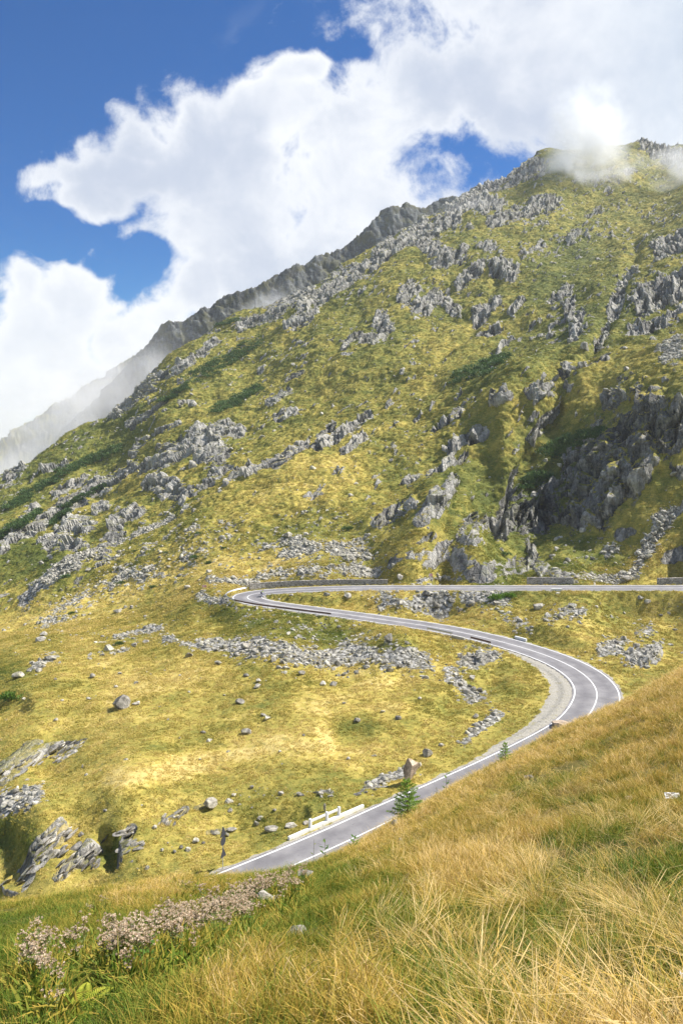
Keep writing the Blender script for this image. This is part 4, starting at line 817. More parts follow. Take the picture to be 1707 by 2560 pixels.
parapet('culvert_wall', kU(1357), kU(1404), -4.75, -0.1, 0.5, M_WALL, 'dark stone culvert wall under the upper road', 2.6, 'wall')

# ------------------------------------------------------------------ white concrete railing by the near leg
def white_railing():
    ka, kb_ = kN(978), kN(786); off = 4.35; A = rp(ka, off); B = rp(kb_, off); d = (B-A); L = d.length; root = empty('concrete_railing', A, math.atan2(d.y, d.x)); sl = -math.atan2(d.z, math.hypot(d.x, d.y)); root.rotation_euler.y = sl
    MB().box((L/2, 0, 0.05), (L, 0.30, 0.44), bev=0.03).build('kerb', M_WHITE, root)
    ts = []
    for px in (923, 884.6, 844.5):
        p_ = rp(kN(px), off); ts.append((p_-A).dot(d)/L)
    proto = None
    for t in ts:
        if proto is None: proto = MB().box((0, 0, 0.72), (0.28, 0.28, 0.86), bev=0.03).build('post', M_WHITE, root); c = proto
        else: c = proto.copy(); C.objects.link(c); c.parent = root
        c.location = (t, 0, 0)
    for a, b in zip(ts[:-1], ts[1:]): MB().box(((a+b)/2, 0, 0.90), (b-a-0.26, 0.15, 0.24), bev=0.02).build('rail', M_WHITE, root)
    tag(root, 'white painted concrete railing on a long kerb beside the road', 'railing')
white_railing()

# ------------------------------------------------------------------ signs
def chevron_board(px, py, label, w_=1.2, h_=0.6, lo=0.35, yaw=0.0, n_ch=3, Y=None):
    p_ = hit(px, py) if Y is None else Vector(((px-CX)/F*Y, Y, zat((px-CX)/F*Y, Y)))
    root = empty('chevron_sign', p_, yaw)
    for s in (-1, 1): MB().tube((s*w_*0.32, 0.05, -0.4), (s*w_*0.32, 0.05, lo+h_), 0.035).build('post', M_GALV, root)
    MB().box((0, 0, lo+h_/2), (w_, 0.03, h_), bev=.008).build('board', M_SIGNW, root)
    m = MB(); cw = w_/n_ch
    for i in range(n_ch):
        x = -w_/2+cw*i+0.06*w_; a = cw*0.48; t = cw*0.42; z0, z1 = lo+0.02, lo+h_-0.02; zc = (z0+z1)/2
        m.prism([(x, z0), (x+a, z0), (x+a+t, zc), (x+a, z1), (x, z1), (x+t, zc)], 0.012, Matrix.Translation((0, -0.024, 0)))
    m.build('chevrons', M_RED, root); tag(root, label, 'road sign'); return root
chevron_board(511, 1472, 'low red and white chevron board at the hairpin', 1.15, 0.62, 0.35, R(-12))
def road_pt(px, off, dz=-0.2):
    k = kU(px); return rp(k, off, dz)
q = road_pt(1073, 4.25); cs_ = chevron_board(1073, 1458, 'small red and white chevron sign on two tall posts beside the upper road', 0.85, 0.62, 2.35, R(-18)); cs_.location = q
def warning_signs():
    p_ = rp(kN(640), 6.6, -0.35); Yp = 76.0; x = (557-CX)/F*Yp; p_ = Vector((x, Yp, zat(x, Yp)))
    root = empty('road_sign', p_, R(64)); top = 4.05
    MB().tube((0, 0, -0.6), (0, 0, top-0.05), 0.035, 0.035, 12).build('post', M_GALV, root)
    def tri(cz, s, name):
        h = s*0.866; MB().prism([(-s/2+.05, cz-h/3), (s/2-.05, cz-h/3), (s/2-.02, cz-h/3+.05), (0.03, cz+2*h/3), (-0.03, cz+2*h/3), (-s/2+.02, cz-h/3+.05)], 0.03, Matrix.Translation((0, -0.06, 0))).build(name, M_SIGNBACK, root)
    tri(3.42, 1.0, 'triangle_panel')
    MB().prism([(0.42*math.cos(a), 2.66+0.42*math.sin(a)) for a in [2*math.pi*i/28 for i in range(28)]], 0.03, Matrix.Translation((0, -0.06, 0))).build('round_panel', M_SIGNBACK, root)
    tri(1.42, 0.95, 'triangle_panel')
    for z in (3.3, 2.66, 1.35): MB().box((0, -0.03, z), (0.14, 0.05, 0.05)).build('bracket', M_GALV, root)
    tag(root, 'tall post of dark traffic signs seen from behind, below the white railing', 'road sign')
warning_signs()

# ------------------------------------------------------------------ cyclist
def skin_mesh(name, nodes, edges, mat, parent, sub=2):
    """nodes: {key: (xyz, radius)}; one continuous skinned surface"""
    keys = list(nodes); me = bpy.data.meshes.new(name); me.from_pydata([nodes[k][0] for k in keys], [(keys.index(a), keys.index(b)) for a, b in edges], [])
    o = link(name, me, mat, parent); sk = o.modifiers.new('skin', 'SKIN'); 
    for i, k in enumerate(keys):
        r_ = nodes[k][1]; r_ = r_ if isinstance(r_, tuple) else (r_, r_); me.skin_vertices[0].data[i].radius = r_
    me.skin_vertices[0].data[0].use_root = True; sk.use_smooth_shade = True
    sb = o.modifiers.new('smooth', 'SUBSURF'); sb.levels = sub; sb.render_levels = sub; return o
def cyclist():
    k = kU(655) if abs(RPX[kU(655)]-655) < 4 else KT; 
    p_ = Vector(((655-CX)/F*188.6, 188.6, 0)); k = road_at((p_.x, p_.y)); p_.z = RC[k, 2]; yaw = math.atan2(0.35, 0.9)
    b = empty('bicycle', p_, yaw); lean_ = R(-4); b.rotation_euler.x = lean_
    for x in (-0.50, 0.52):
        wv_ = MB().torus((x, 0, 0.34), 0.325, 0.016).build('wheel', M_BLACK, b, True)
        rm_ = MB().torus((x, 0, 0.34), 0.305, 0.010)
        for i in range(12): rm_.tube((x, 0, 0.34), (x+0.3*math.cos(i*math.pi/6), 0, 0.34+0.3*math.sin(i*math.pi/6)), 0.0025, seg=4)
        rm_.build('rim', M_GALV, wv_)
    fm = MB()
    for a, c in (((-0.22,0,0.86),(-0.06,0,0.29)), ((-0.20,0,0.80),(0.36,0,0.84)), ((-0.06,0,0.29),(0.38,0,0.74)), ((0.35,0,0.90),(0.39,0,0.70)), ((-0.06,0.03,0.29),(-0.50,0.05,0.34)), ((-0.06,-0.03,0.29),(-0.50,-0.05,0.34)), ((-0.19,0.03,0.78),(-0.50,0.05,0.34)), ((-0.19,-0.03,0.78),(-0.50,-0.05,0.34))): fm.tube(a, c, 0.018, seg=8)
    fm.build('frame', M_BLUE, b)
    MB().tube((0.39,0.045,0.70),(0.52,0.05,0.34),0.014).tube((0.39,-0.045,0.70),(0.52,-0.05,0.34),0.014).build('fork', M_BLUE, b)
    MB().box((-0.24,0,0.93),(0.26,0.13,0.05),bev=.02).tube((-0.23,0,0.85),(-0.24,0,0.92),.014).build('saddle', M_BLACK, b)
    MB().tube((0.35,0,0.90),(0.43,0,0.97),.014).tube((0.43,-0.2,0.97),(0.43,0.2,0.97),.013).tube((0.43,-.2,.97),(0.54,-.2,.95),.013).tube((0.43,.2,.97),(0.54,.2,.95),.013).build('handlebar', M_BLACK, b)
    MB().tube((-0.06,-.05,.29),(-0.06,.05,.29),.09,seg=18).tube((-0.06,-.07,.29),(-0.12,-.09,.13),.011).tube((-0.06,.07,.29),(0.0,.09,.45),.011).box((-0.12,-.13,.13),(.09,.08,.02)).box((0,.13,.45),(.09,.08,.02)).build('crank', M_BLACK, b)
    tag(b, 'blue road bicycle ridden round the hairpin', 'bicycle')
    r_ = empty('person', p_, yaw); r_.rotation_euler.x = lean_
    nd = {'pel':((-0.22,0,1.00),(.13,.15)),'wa':((-0.08,0,1.12),(.11,.14)),'ch':((0.12,0,1.27),(.12,.165)),'ne':((0.25,0,1.38),.06),'jaw':((0.33,0,1.43),.075),'he':((0.36,0,1.52),.095),'top':((0.34,0,1.59),.075),'nose':((0.46,0,1.47),.018)}
    ed = [('pel','wa'),('wa','ch'),('ch','ne'),('ne','jaw'),('jaw','he'),('he','top'),('jaw','nose')]
    legs = {1:((0.17,.13,.86),(0.02,.12,.53),(0.09,.13,.49)), -1:((0.10,-.13,.68),(-0.14,-.12,.22),(-0.05,-.13,.16))}
    for s, T in ((1,'l'),(-1,'r')):
        kn, an, fo = legs[s]
        nd[T+'hip'] = ((-0.18,.10*s,.97),.095); nd[T+'kn'] = (kn,.06); nd[T+'calf'] = (tuple((kn[i]*.6+an[i]*.4)-(0.02 if i == 0 else 0) for i in range(3)),.052); nd[T+'an'] = (an,.036); nd[T+'toe'] = (fo,.03)
        ed += [('pel',T+'hip'),(T+'hip',T+'kn'),(T+'kn',T+'calf'),(T+'calf',T+'an'),(T+'an',T+'toe')]
        nd[T+'sh'] = ((0.17,.20*s,1.31),.06); nd[T+'el'] = ((0.36,.25*s,1.13),.042); nd[T+'wr'] = ((0.49,.20*s,1.00),.028); nd[T+'pa'] = ((0.53,.20*s,.975),(.035,.02)); nd[T+'ear'] = ((0.34,.105*s,1.50),.016)
        ed += [('ch',T+'sh'),(T+'sh',T+'el'),(T+'el',T+'wr'),(T+'wr',T+'pa'),('he',T+'ear')]
        for i, dy_ in enumerate((-.03,-.01,.01,.03)):
            nd[f'{T}f{i}'] = ((0.57+.005*(i % 2),.20*s+dy_,.962),.009); nd[f'{T}g{i}'] = ((0.575,.20*s+dy_,.935),.008); ed += [(T+'pa',f'{T}f{i}'),(f'{T}f{i}',f'{T}g{i}')]
        nd[T+'th'] = ((0.52,(.20-.045)*s,.955),.009); ed.append((T+'pa',T+'th'))
    skin_mesh('body', nd, ed, M_SKIN, r_, 1)
    j = {k_: (v_[0], tuple(x+.014 for x in v_[1]) if isinstance(v_[1], tuple) else v_[1]+.014) for k_, v_ in nd.items()}
    skin_mesh('jacket', {k_: j[k_] for k_ in ('wa','ch','lsh','lel','rsh','rel')}, [('wa','ch'),('ch','lsh'),('lsh','lel'),('ch','rsh'),('rsh','rel')], M_LIME, r_, 1)
    skin_mesh('shorts', {k_: j[k_] for k_ in ('pel','lhip','rhip','lkn','rkn')}, [('pel','lhip'),('pel','rhip'),('lhip','lkn'),('rhip','rkn')], M_NAVY, r_, 1)
    V, Fc = rock_mesh(5, 2, 1.0, 0, 0.0); V = V*np.array([.15,.115,.09])/np.array([1,1,1])+np.array([.345,0,1.575]); link('helmet', mesh_np('helmet', V, Fc), M_NAVY, r_)
    for s, T in ((1,'l'),(-1,'r')):
        fo = legs[s]; MB().box(((fo[1][0]+fo[2][0])/2+.03, .125*s, fo[2][2]), (.25,.085,.07), bev=.025).build('shoe', M_LBLUE, r_)
    tag(r_, 'cyclist in a lime jacket and dark shorts riding round the hairpin', 'person')
cyclist()
# ------------------------------------------------------------------ boulders and outcrops
def boulder(px, py, wpx, label, group=None, ratio=0.65, seed=None, tall=None, name='boulder', mat=None, yaw=None, ymin=0.0, sink=0.2, tilt=(0, 0)):
    p_ = hit(px, py, ymin)
    if p_ is None: return None
    s = wpx/pxm(p_.y)/2; seed = seed if seed is not None else int(px*7+py) % 9973
    V, Fc = rock_mesh(seed, 4 if wpx > 20 else 3, 1.0, 10, 0.12)
    V = V/np.abs(V).max(0); ht = (tall/pxm(p_.y)/2) if tall else s*ratio
    V = V*np.array([s, s*0.8, ht]); me = mesh_np(name, V, Fc, False); o = link(name, me, mat or M_BOULD)
    o.location = (p_.x, p_.y+s*0.3, p_.z+ht*(1-2*sink)); o.rotation_euler = (tilt[0], tilt[1], yaw if yaw is not None else (seed % 63)/10.0 if not tall else 0.0)
    tag(o, label, 'boulder' if name == 'boulder' else name.replace('_', ' '), group); return o
M_BOULD = stone_mat('boulder_stone', 1.6, (1.3, 1.25, 1.16)); M_WARM = stone_mat('rust_stained_stone', 1.3, (1.65, 1.34, 1.10)); M_DARKR = stone_mat('dark_stone', 1.6, (1.05, 1.03, 1.0)); M_PALE = stone_mat('pale_quartz', 2.0, (1.7, 1.62, 1.58))
boulder(1026, 1958, 44, 'tall leaning pointed boulder standing beside the road bend', ratio=1.4, seed=77, tall=82, sink=.12, mat=M_WARM, tilt=(0, R(14)))
boulder(302, 1772, 48, 'largest pale boulder lying alone in the open meadow', seed=31, ratio=.8, sink=.14)
boulder(340, 1762, 26, 'flat stone lying right next to the lone meadow boulder', seed=12, ratio=.35)
boulder(1048, 1918, 22, 'small rounded stone just behind the leaning pointed boulder', seed=15)
boulder(1069, 1892, 30, 'grey boulder on the gravel edge beyond the pointed boulder', seed=19, ratio=.8)
boulder(972, 1606, 24, 'upright grey boulder on the bank below the lower road leg', seed=23, tall=28)
boulder(1066, 1490, 22, 'dark stacked boulder on the edge of the upper road', seed=27, mat=M_DARKR, ratio=.8)
boulder(1346, 1524, 26, 'angular pale boulder below the culvert of the upper road', seed=29, ratio=.9)
boulder(1567, 1453, 36, 'broad flat boulder beside the upper road in the stream scree', seed=33, ratio=.5)
boulder(722, 1342, 30, 'pale boulder alone on the slope above the hairpin wall', seed=35)
boulder(527, 2026, 36, 'overhanging grey boulder on top of the turf ledge', seed=37, ratio=.9, sink=.1)
boulder(1402, 1822, 62, 'rust coloured rock on the brow of the golden grass above the road', seed=41, ratio=.35, mat=M_WARM, name='boulder')
boulder(871, 1900, 14, 'little flat stone in the green dip of the meadow', seed=43)
boulder(1462, 875, 26, 'pale upright boulder high on the mountainside below the gully', seed=47, tall=26)
boulder(812, 2030, 9, 'narrow upright stone behind the white railing', seed=49, tall=24, sink=.1)
G1, L1 = 'stones in the meadow', 'loose pale stone lying in the open golden meadow'
for px, py, w_ in ((614,1692,17),(645,1706,18),(643,1721,24),(599,1760,25),(507,1834,16),(667,1800,22),(658,1790,14),(229,1695,22),(300,1686,12),(291,1719,13),(223,1750,15),(340,1709,13),(615,1836,27),(545,1662,20),(754,1688,22),(806,1714,22),(833,1714,24),(998,1799,22),(957,1781,12),(1047,1749,14),(892,1806,24),(138,1700,12),(140,1802,14),(60,1750,12),(585,1990,15),(630,1972,15),(263,2030,13),(700,1880,10),(500,1900,9),(420,1800,9),(760,1840,10),(860,1760,10),(560,1740,9),(450,1690,9)):
    boulder(px, py, w_, L1, G1, ratio=.6)
G2, L2 = 'blocks in the rubble strip', 'angular grey block in the rubble strip below the hairpin'
for px, py, w_ in ((473,1643,32),(708,1643,32),(684,1654,24),(708,1660,24),(615,1622,36),(560,1622,26),(640,1636,24),(590,1640,22),(760,1650,26),(800,1660,24),(846,1664,30),(880,1650,22),(920,1664,26),(960,1660,22),(1000,1668,24),(740,1668,22),(660,1625,20),(540,1628,20),(820,1640,20),(1017,1612,18),(949,1592,18)):
    boulder(px, py, w_*.72, L2, G2, ratio=.75)
G3, L3 = 'stones on the left slope', 'pale stone in the grass of the slope below the scree band'
for px, py, w_ in ((294,1533,26),(101,1605,30),(109,1590,24),(123,1652,38),(98,1680,20),(46,1696,34),(335,1615,20),(365,1608,18),(256,1640,14),(270,1628,34),(210,1540,16),(330,1520,14),(160,1500,14),(240,1470,18),(370,1440,16),(420,1420,16),(523,1432,20),(468,1472,20),(500,1375,16),(590,1330,14),(460,1350,14)):
    boulder(px, py, w_, L3, G3, ratio=.55)
G4, L4 = 'stones on the bank between the road legs', 'grey stone on the bank between the two road legs'
for px, py, w_ in ((868,1496,26),(817,1490,18),(727,1490,12),(1000,1512,20),(1130,1505,20),(1180,1512,22),(1240,1512,18),(1090,1518,20),(1150,1530,18),(1050,1520,16),(1300,1555,18),(1400,1545,18),(1440,1540,14),(1620,1510,24),(1600,1500,20),(1560,1600,20),(1590,1620,22),(1540,1610,16),(1490,1520,12),(1650,1540,12)):
    boulder(px, py, w_, L4, G4, ratio=.65)
G5, L5 = 'stones by the gravel edge', 'grey stone on the stony mound inside the road bend'
for px, py, w_ in ((1148,1644,18),(1189,1796,20),(1180,1700,22),(1150,1715,18),(1200,1730,18),(1165,1735,20),(1140,1690,16),(1175,1830,18),(1200,1812,16),(1101,1866,14)):
    boulder(px, py, w_, L5, G5, ratio=.7)
G6, L6 = 'stones at the foot of the slope', 'stone at the foot of the slope above the upper road'
for px, py, w_ in ((1001,1448,22),(1420,1405,20),(690,1440,14),(720,1442,16),(780,1430,20),(830,1420,20),(860,1440,18),(900,1420,16),(1480,1400,14),(1500,1350,18),(1440,1445,14),(1180,1450,16),(1220,1452,14),(560,1455,14),(590,1452,16),(1250,1375,12)):
    boulder(px, py, w_, L6, G6, ratio=.7)
G7, L7 = 'stones of the low bank by the sign', 'weathered stone on the low turf bank near the sign post'
for px, py, w_ in ((386,2072,20),(489,2108,28),(509,2110,13),(540,2086,34),(580,2080,36),(566,2092,22),(420,2110,10),(366,2174,20),(344,2174,11),(576,2030,20),(630,2022,12),(687,2027,14),(702,1988,20),(750,1990,32),(800,1989,24),(680,2078,52),(726,2068,46),(764,2060,30),(640,2062,22),(452,2122,18),(436,2132,16),(470,2128,20),(405,2128,14),(203,2090,22)):
    boulder(px, py, w_*.78, L7, G7, ratio=.35 if w_ > 29 else .7, ymin=50)

def outcrop(strk, sz, label, seed, deg=50, mat=None, n_=14, elong=1.5, ymin=50):
    """a bedrock outcrop: tilted slabs welded into one mesh along a line on the ground"""
    r = np.random.default_rng(seed); VV = []; FF = []; base = 0; first = None
    for i in range(int(n_*1.8)):
        seg = strk[i % len(strk)]; t = r.uniform(); px = seg[0]+(seg[2]-seg[0])*t+r.normal(0, sz*.35); py = seg[1]+(seg[3]-seg[1])*t+r.normal(0, sz*.25)
        p_ = hit(px, py, ymin)
        if p_ is None: continue
        s = sz/pxm(p_.y)*r.uniform(.45, 1.0)*0.5
        V, Fc = rock_mesh(seed*31+i, 4, 1.0, 13, .13); V = V*np.array([s*elong, s*1.3, s*r.uniform(.30, .55)])
        a = R(-deg+r.normal(0, 8)); b = r.normal(0, .35); V = V@np.array([[math.cos(a), 0, math.sin(a)], [0, 1, 0], [-math.sin(a), 0, math.cos(a)]]).T
        V = V@np.array([[math.cos(b), -math.sin(b), 0], [math.sin(b), math.cos(b), 0], [0, 0, 1]]).T
        if first is None: first = np.array(p_)
        VV.append(V+np.array(p_)+np.array([0, s*.45, -s*.05])-first); FF.append(Fc+base); base += len(V)
    o = link('rock_outcrop', mesh_np('rock_outcrop', np.vstack(VV), np.vstack(FF), False), mat or M_BOULD); o.location = first
    tag(o, label, 'rock outcrop'); return o
outcrop([(45,2215,152,2090),(70,2190,150,2110),(130,2120,152,2085)], 46, 'large slabby rock outcrop lowest of all, at the end of the turf hollow', 3, 42, n_=26)
outcrop([(150,2195,225,2125),(170,2180,228,2150)], 42, 'slanting rock outcrop between the lowest outcrop and the mossy hollow', 4, 50, n_=16)
outcrop([(310,2090,325,2085),(305,2150,335,2120)], 40, 'squat rock pillar at the edge of the dark mossy hollow', 5, 20, n_=10, elong=1.2)
outcrop([(5,1950,80,1900),(89,1895,214,1862),(120,1900,200,1870)], 34, 'long rock ledge under brown turf in the lower meadow', 6, 35, n_=26)
outcrop([(0,2030,75,1998),(0,2000,60,1985)], 24, 'broken slate heap below the long rock ledge', 7, 25, n_=22)
outcrop([(402,2064,462,2034)], 28, 'ribbed rock outcrop beside the overhanging boulder', 8, 55, n_=10)
outcrop([(510,1492,555,1506),(555,1510,610,1526)], 13, 'jagged rocks piled outside the hairpin guardrail', 9, 60, M_DARKR, n_=24, elong=1.4)
outcrop([(560,1450,615,1447),(520,1455,560,1452)], 11, 'low line of rocks behind the hairpin guardrail', 10, 20, n_=16, elong=1.4)
outcrop([(1160,1655,1230,1640)], 26, 'grey bedrock hump on the mound inside the bend', 11, 15, n_=12)
outcrop([(1595,1665,1640,1640),(1560,1650,1600,1625)], 30, 'dark rock step in the gully beyond the bend', 12, 50, M_DARKR, n_=14)
outcrop([(930,1965,1000,1935),(890,1985,930,1965)], 20, 'row of rough rocks between the white railing and pointed boulder', 13, 20, M_DARKR, n_=16, elong=1.5)

# ------------------------------------------------------------------ rocks and litter on the hillside underfoot
boulder(657, 2278, 62, 'sharp white and grey rock beside the flowering plants', seed=61, ratio=.8, sink=.12, name='boulder')
boulder(618, 2462, 58, 'pale rounded rock half sunk in the grass below the ferns', seed=63, ratio=.7)
boulder(516, 2425, 44, 'grey flat rock between the ferns and pale rounded rock', seed=65, ratio=.55)
boulder(585, 2310, 40, 'dark low rock under the flowering plants', seed=67, mat=M_DARKR, ratio=.5)
boulder(635, 2310, 36, 'light slab next to the dark low rock', seed=69, ratio=.4)
boulder(740, 2340, 70, 'long buried grey rock on the hillside below the sharp rock', seed=71, ratio=.35)
boulder(765, 2192, 54, 'grey rock ridge in the grass close to the road edge', seed=73, ratio=.3)
boulder(990, 2066, 30, 'dark stone in the grass under the spruce sapling', seed=75, mat=M_DARKR)
boulder(1262, 2345, 44, 'pinkish white rock in the flattened straw', seed=79, ratio=1.0, mat=M_PALE, sink=.1)
boulder(1001, 2106, 12, 'tiny white stone in the grass below the spruce', seed=81, mat=M_PALE, tall=16)
boulder(1322, 1948, 26, 'half hidden grey stone on the golden slope', seed=83, ratio=.5)
boulder(1577, 2006, 30, 'reddish stone in the grass near the white paper', seed=85, mat=M_WARM, ratio=.6)
boulder(1240, 1990, 16, 'small white stone in the golden slope', seed=87, mat=M_PALE, ratio=.4)
def scrap(px, py, w_, h_, yaw, label):
    p_ = hit(px, py); m = bmesh.new(); k = pxm(p_.y); W, H = w_/k, h_/k; g = bmesh.ops.create_grid(m, x_segments=10, y_segments=6, size=0.5)
    for v_ in m.verts: v_.co = Vector((v_.co.x*W, v_.co.y*H*1.6, 0.015*W*10*float(pn(v_.co.x*4+px, v_.co.y*4, 1.0))))
    bmesh.ops.solidify(m, geom=m.faces[:], thickness=0.002); me = bpy.data.meshes.new('paper_scrap'); m.to_mesh(me); m.free(); o = link('paper_scrap', me, M_SIGNW); o.location = p_+Vector((0, -.12, 0.20)); o.rotation_euler = (R(50), R(4), yaw); tag(o, label, 'litter')
scrap(1671, 2014, 38, 9, R(5), 'long crumpled white paper scrap in the upper grass')
scrap(1682, 2512, 10, 28, R(8), 'narrow upright white paper strip in the shady grass')

# ------------------------------------------------------------------ plants
def leaf_mat(name, a, b_, sc=3.0, transl=0.3):
    m_ = bpy.data.materials.new(name); m_.use_nodes = True; n_ = N(m_.node_tree); bs = n_.n['Principled BSDF']; sh = n_.attr('shade'); oi = n_.new('ShaderNodeObjectInfo')
    col = n_.mix(n_.m('ADD', n_.m('MULTIPLY', sh, 0.8), n_.m('MULTIPLY', oi.outputs['Random'], 0.2)), a, b_); n_.l.new(col, bs.inputs['Base Color']); bs.inputs['Roughness'].default_value = 0.6; bs.inputs['Specular IOR Level'].default_value = 0.25
    tr = n_.new('ShaderNodeBsdfTranslucent'); n_.l.new(col, tr.inputs[0]); mx_ = n_.new('ShaderNodeMixShader'); mx_.inputs[0].default_value = transl; n_.l.new(bs.outputs[0], mx_.inputs[1]); n_.l.new(tr.outputs[0], mx_.inputs[2]); n_.l.new(mx_.outputs[0], n_.n['Material Output'].inputs[0]); return m_
M_NEEDLE = leaf_mat('spruce_needles', (0.12,0.25,0.035), (0.40,0.56,0.08)); M_PINE = leaf_mat('dwarf_pine_needles', (0.030,0.070,0.024), (0.12,0.20,0.055), transl=.2); M_LEAF = leaf_mat('herb_leaves', (0.04,0.11,0.015), (0.16,0.26,0.03)); M_FERN = leaf_mat('fern_fronds', (0.06,0.16,0.015), (0.20,0.32,0.03)); M_FERNY = leaf_mat('yellow_fern', (0.30,0.36,0.03), (0.52,0.50,0.06))
M_FLOWER = leaf_mat('faded_flowers', (0.50,0.35,0.21), (0.95,0.83,0.66)); M_STEM = plain('plant_stem', (0.16,0.14,0.05), .8); M_BARK = plain('bark', (0.14,0.10,0.07), .9); M_DRY = leaf_mat('dry_leaves', (0.10,0.15,0.03), (0.26,0.28,0.08))
class Cards:                               # many small leaf faces gathered into one mesh
    def __init__(s): s.V = []; s.F = []; s.S = []
    def leaf(s, p, d, up, l, w_, sh, fold=0.0):
        p = np.asarray(p, float); d = np.asarray(d, float); d = d/np.linalg.norm(d); u_ = np.asarray(up, float); sd_ = np.cross(d, u_); sd_ = sd_/(np.linalg.norm(sd_)+1e-9); nn_ = np.cross(sd_, d); k = len(s.V)
        s.V += [p, p+d*l*.5+sd_*w_/2+nn_*fold, p+d*l, p+d*l*.5-sd_*w_/2+nn_*fold]; s.F.append((k, k+1, k+2, k+3)); s.S += [sh]*4
    def build(s, name, mat, parent=None): return link(name, mesh_np(name, np.array(s.V), np.array(s.F), False, dict(shade=np.array(s.S))), mat, parent)
def spruce(px, base_py, top_py, Y, label, seed, name='spruce_sapling', wide=.50, whorls=9):
    r = np.random.default_rng(seed); x = (px-CX)/F*Y; z = zat(x, Y); h = (HY-top_py)/F*Y-z; root = empty(name, (x, Y, z))
    MB().tube((0,0,-.1),(0,0,h*.6),.022*h,.012*h).tube((0,0,h*.6),(0,0,h),.012*h,.004*h).build('trunk', M_BARK, root)
    c = Cards(); br = MB()
    for i in range(whorls):
        t = 0.10+0.82*(i/(whorls-1))**0.95; n_ = int(7-3*t)
        for k in range(n_):
            a = 2*math.pi*(k+r.uniform(-.2,.2))/n_+i*1.1; L = h*wide*(1-t)**0.75*r.uniform(.75,1.15)+h*.05; p0 = np.array([0,0,h*t]); d = np.array([math.cos(a),math.sin(a),0.18+0.45*t]); p1 = p0+d/np.linalg.norm(d)*L
            br.tube(p0, p1, .006*h, .002*h, 5)
            twigs = [(p0, p1)]
            for q in np.linspace(.3,.9,5):
                for s in (-1,1):
                    b0 = p0+(p1-p0)*q; b1 = b0+(np.array([math.cos(a+s*.8),math.sin(a+s*.8),.15]))*L*.36*(1.15-q); twigs.append((b0,b1))
            for (b0,b1) in twigs:
                n2 = max(5, int(np.linalg.norm(b1-b0)/h*120))
                for m_ in range(n2):
                    q = m_/n2; pp = b0+(b1-b0)*q; dd = (b1-b0)/np.linalg.norm(b1-b0)+r.normal(0,.75,3); c.leaf(pp, dd, r.normal(size=3), .042*h*r.uniform(.7,1.2), .016*h, float(np.clip(.25+.5*q*np.linalg.norm(pp[:2])/(L+.01)+.25*r.uniform(),0,1)))
    for m_ in range(40): q = r.uniform(.85,1); c.leaf((0,0,h*q), (r.normal(0,.6),r.normal(0,.6),.8), r.normal(size=3), .028*h, .008*h, .8)
    br.build('branch', M_BARK, root); c.build('needles', M_NEEDLE, root); tag(root, label, 'spruce tree')
spruce(1018, 2050, 1948, 26.5, 'young green spruce standing at the grass edge above the road', 1, wide=.50)
spruce(1262, 1898, 1856, 29.0, 'tiny dark spruce on the grassy brow in front of the gravel', 2, wide=.40, whorls=7)
def herb(px, top_py, Y, label, seed, mat=None, leaves=9, ll=.09, group=None):
    r = np.random.default_rng(seed); x = (px-CX)/F*Y; z = zat(x, Y); h = max(.15, (HY-top_py)/F*Y-z); root = empty('wild_herb', (x, Y, z)); MB().tube((0,0,-.05),(.03*h,0,h),.008,.004,6).build('stem', M_STEM, root); c = Cards()
    for i in range(leaves):
        t = .3+.7*i/leaves; a = i*2.4; c.leaf((.03*h*t,0,h*t), (math.cos(a),math.sin(a),.35), (0,0,1), ll*r.uniform(.7,1.2), ll*.38, r.uniform(), -.01)
    c.build('leaves', mat or M_LEAF, root); tag(root, label, 'herb', group)
herb(811, 2096, 23.5, 'broad leaved green herb in front of the near road', 3, leaves=8, ll=.20)
herb(884, 2090, 24.5, 'low bushy green herb by the near road edge line', 4, leaves=16, ll=.20)
herb(1114, 1930, 27.5, 'tall leafy dark stalk in front of the road past the spruce', 5, leaves=9, ll=.20)
herb(1090, 1968, 27.5, 'bare brown seed stalk next to the spruce', 6, M_DRY, leaves=7, ll=.10)
herb(783, 2099, 23.5, 'single dry brown stalk at the lower end of the road', 7, M_DRY, leaves=4, ll=.12)
# pale composite flowers in a dense drift
def make_flower(seed):
    r = np.random.default_rng(seed); root = empty('flowering_plant', (0,0,0)); h = r.uniform(.75,1.0); st = MB(); c = Cards(); fl = Cards()
    for s in range(4):
        a = r.uniform(0,6.28); q = np.array([math.cos(a)*.16*r.uniform(.4,1.2), math.sin(a)*.16*r.uniform(.4,1.2), h*r.uniform(.75,1.05)]); st.tube((0,0,-.05),q,.007,.004,5)
        for i in range(13):
            t = r.uniform(.08,.85); b = r.uniform(0,6.28); c.leaf(q*t,(math.cos(b),math.sin(b),r.uniform(-.2,.5)),(0,0,1),.13*r.uniform(.6,1.3)*(1.2-.6*t),.045,r.uniform(),-.008)
        for k in range(5):
            e = q+np.array([r.normal(0,.06),r.normal(0,.06),r.uniform(-.04,.06)]); st.tube(q-np.array([0,0,.10]),e,.003,.002,4)
            base_s = r.uniform()
            for m_ in range(12):
                dd = r.normal(size=3); dd[2] = abs(dd[2])+.1; fl.leaf(e,dd,r.normal(size=3),.040*r.uniform(.7,1.2),.026,float(np.clip(base_s*.6+.4*r.uniform(),0,1)))
    st.build('stem', M_STEM, root); c.build('leaves', M_DRY if seed % 2 else M_LEAF, root); fl.build('flower_heads', M_FLOWER, root); return root
protos = [make_flower(200+i) for i in range(6)]
for pr in protos: tag(pr, 'pale pinkish flowering plant in the drift on the slope', 'flowering plant', 'flowers drifting across the slope')
def copy_tree(o):
    c = o.copy(); C.objects.link(c)
    for ch in o.children:
        d = ch.copy(); C.objects.link(d); d.parent = c
    return c
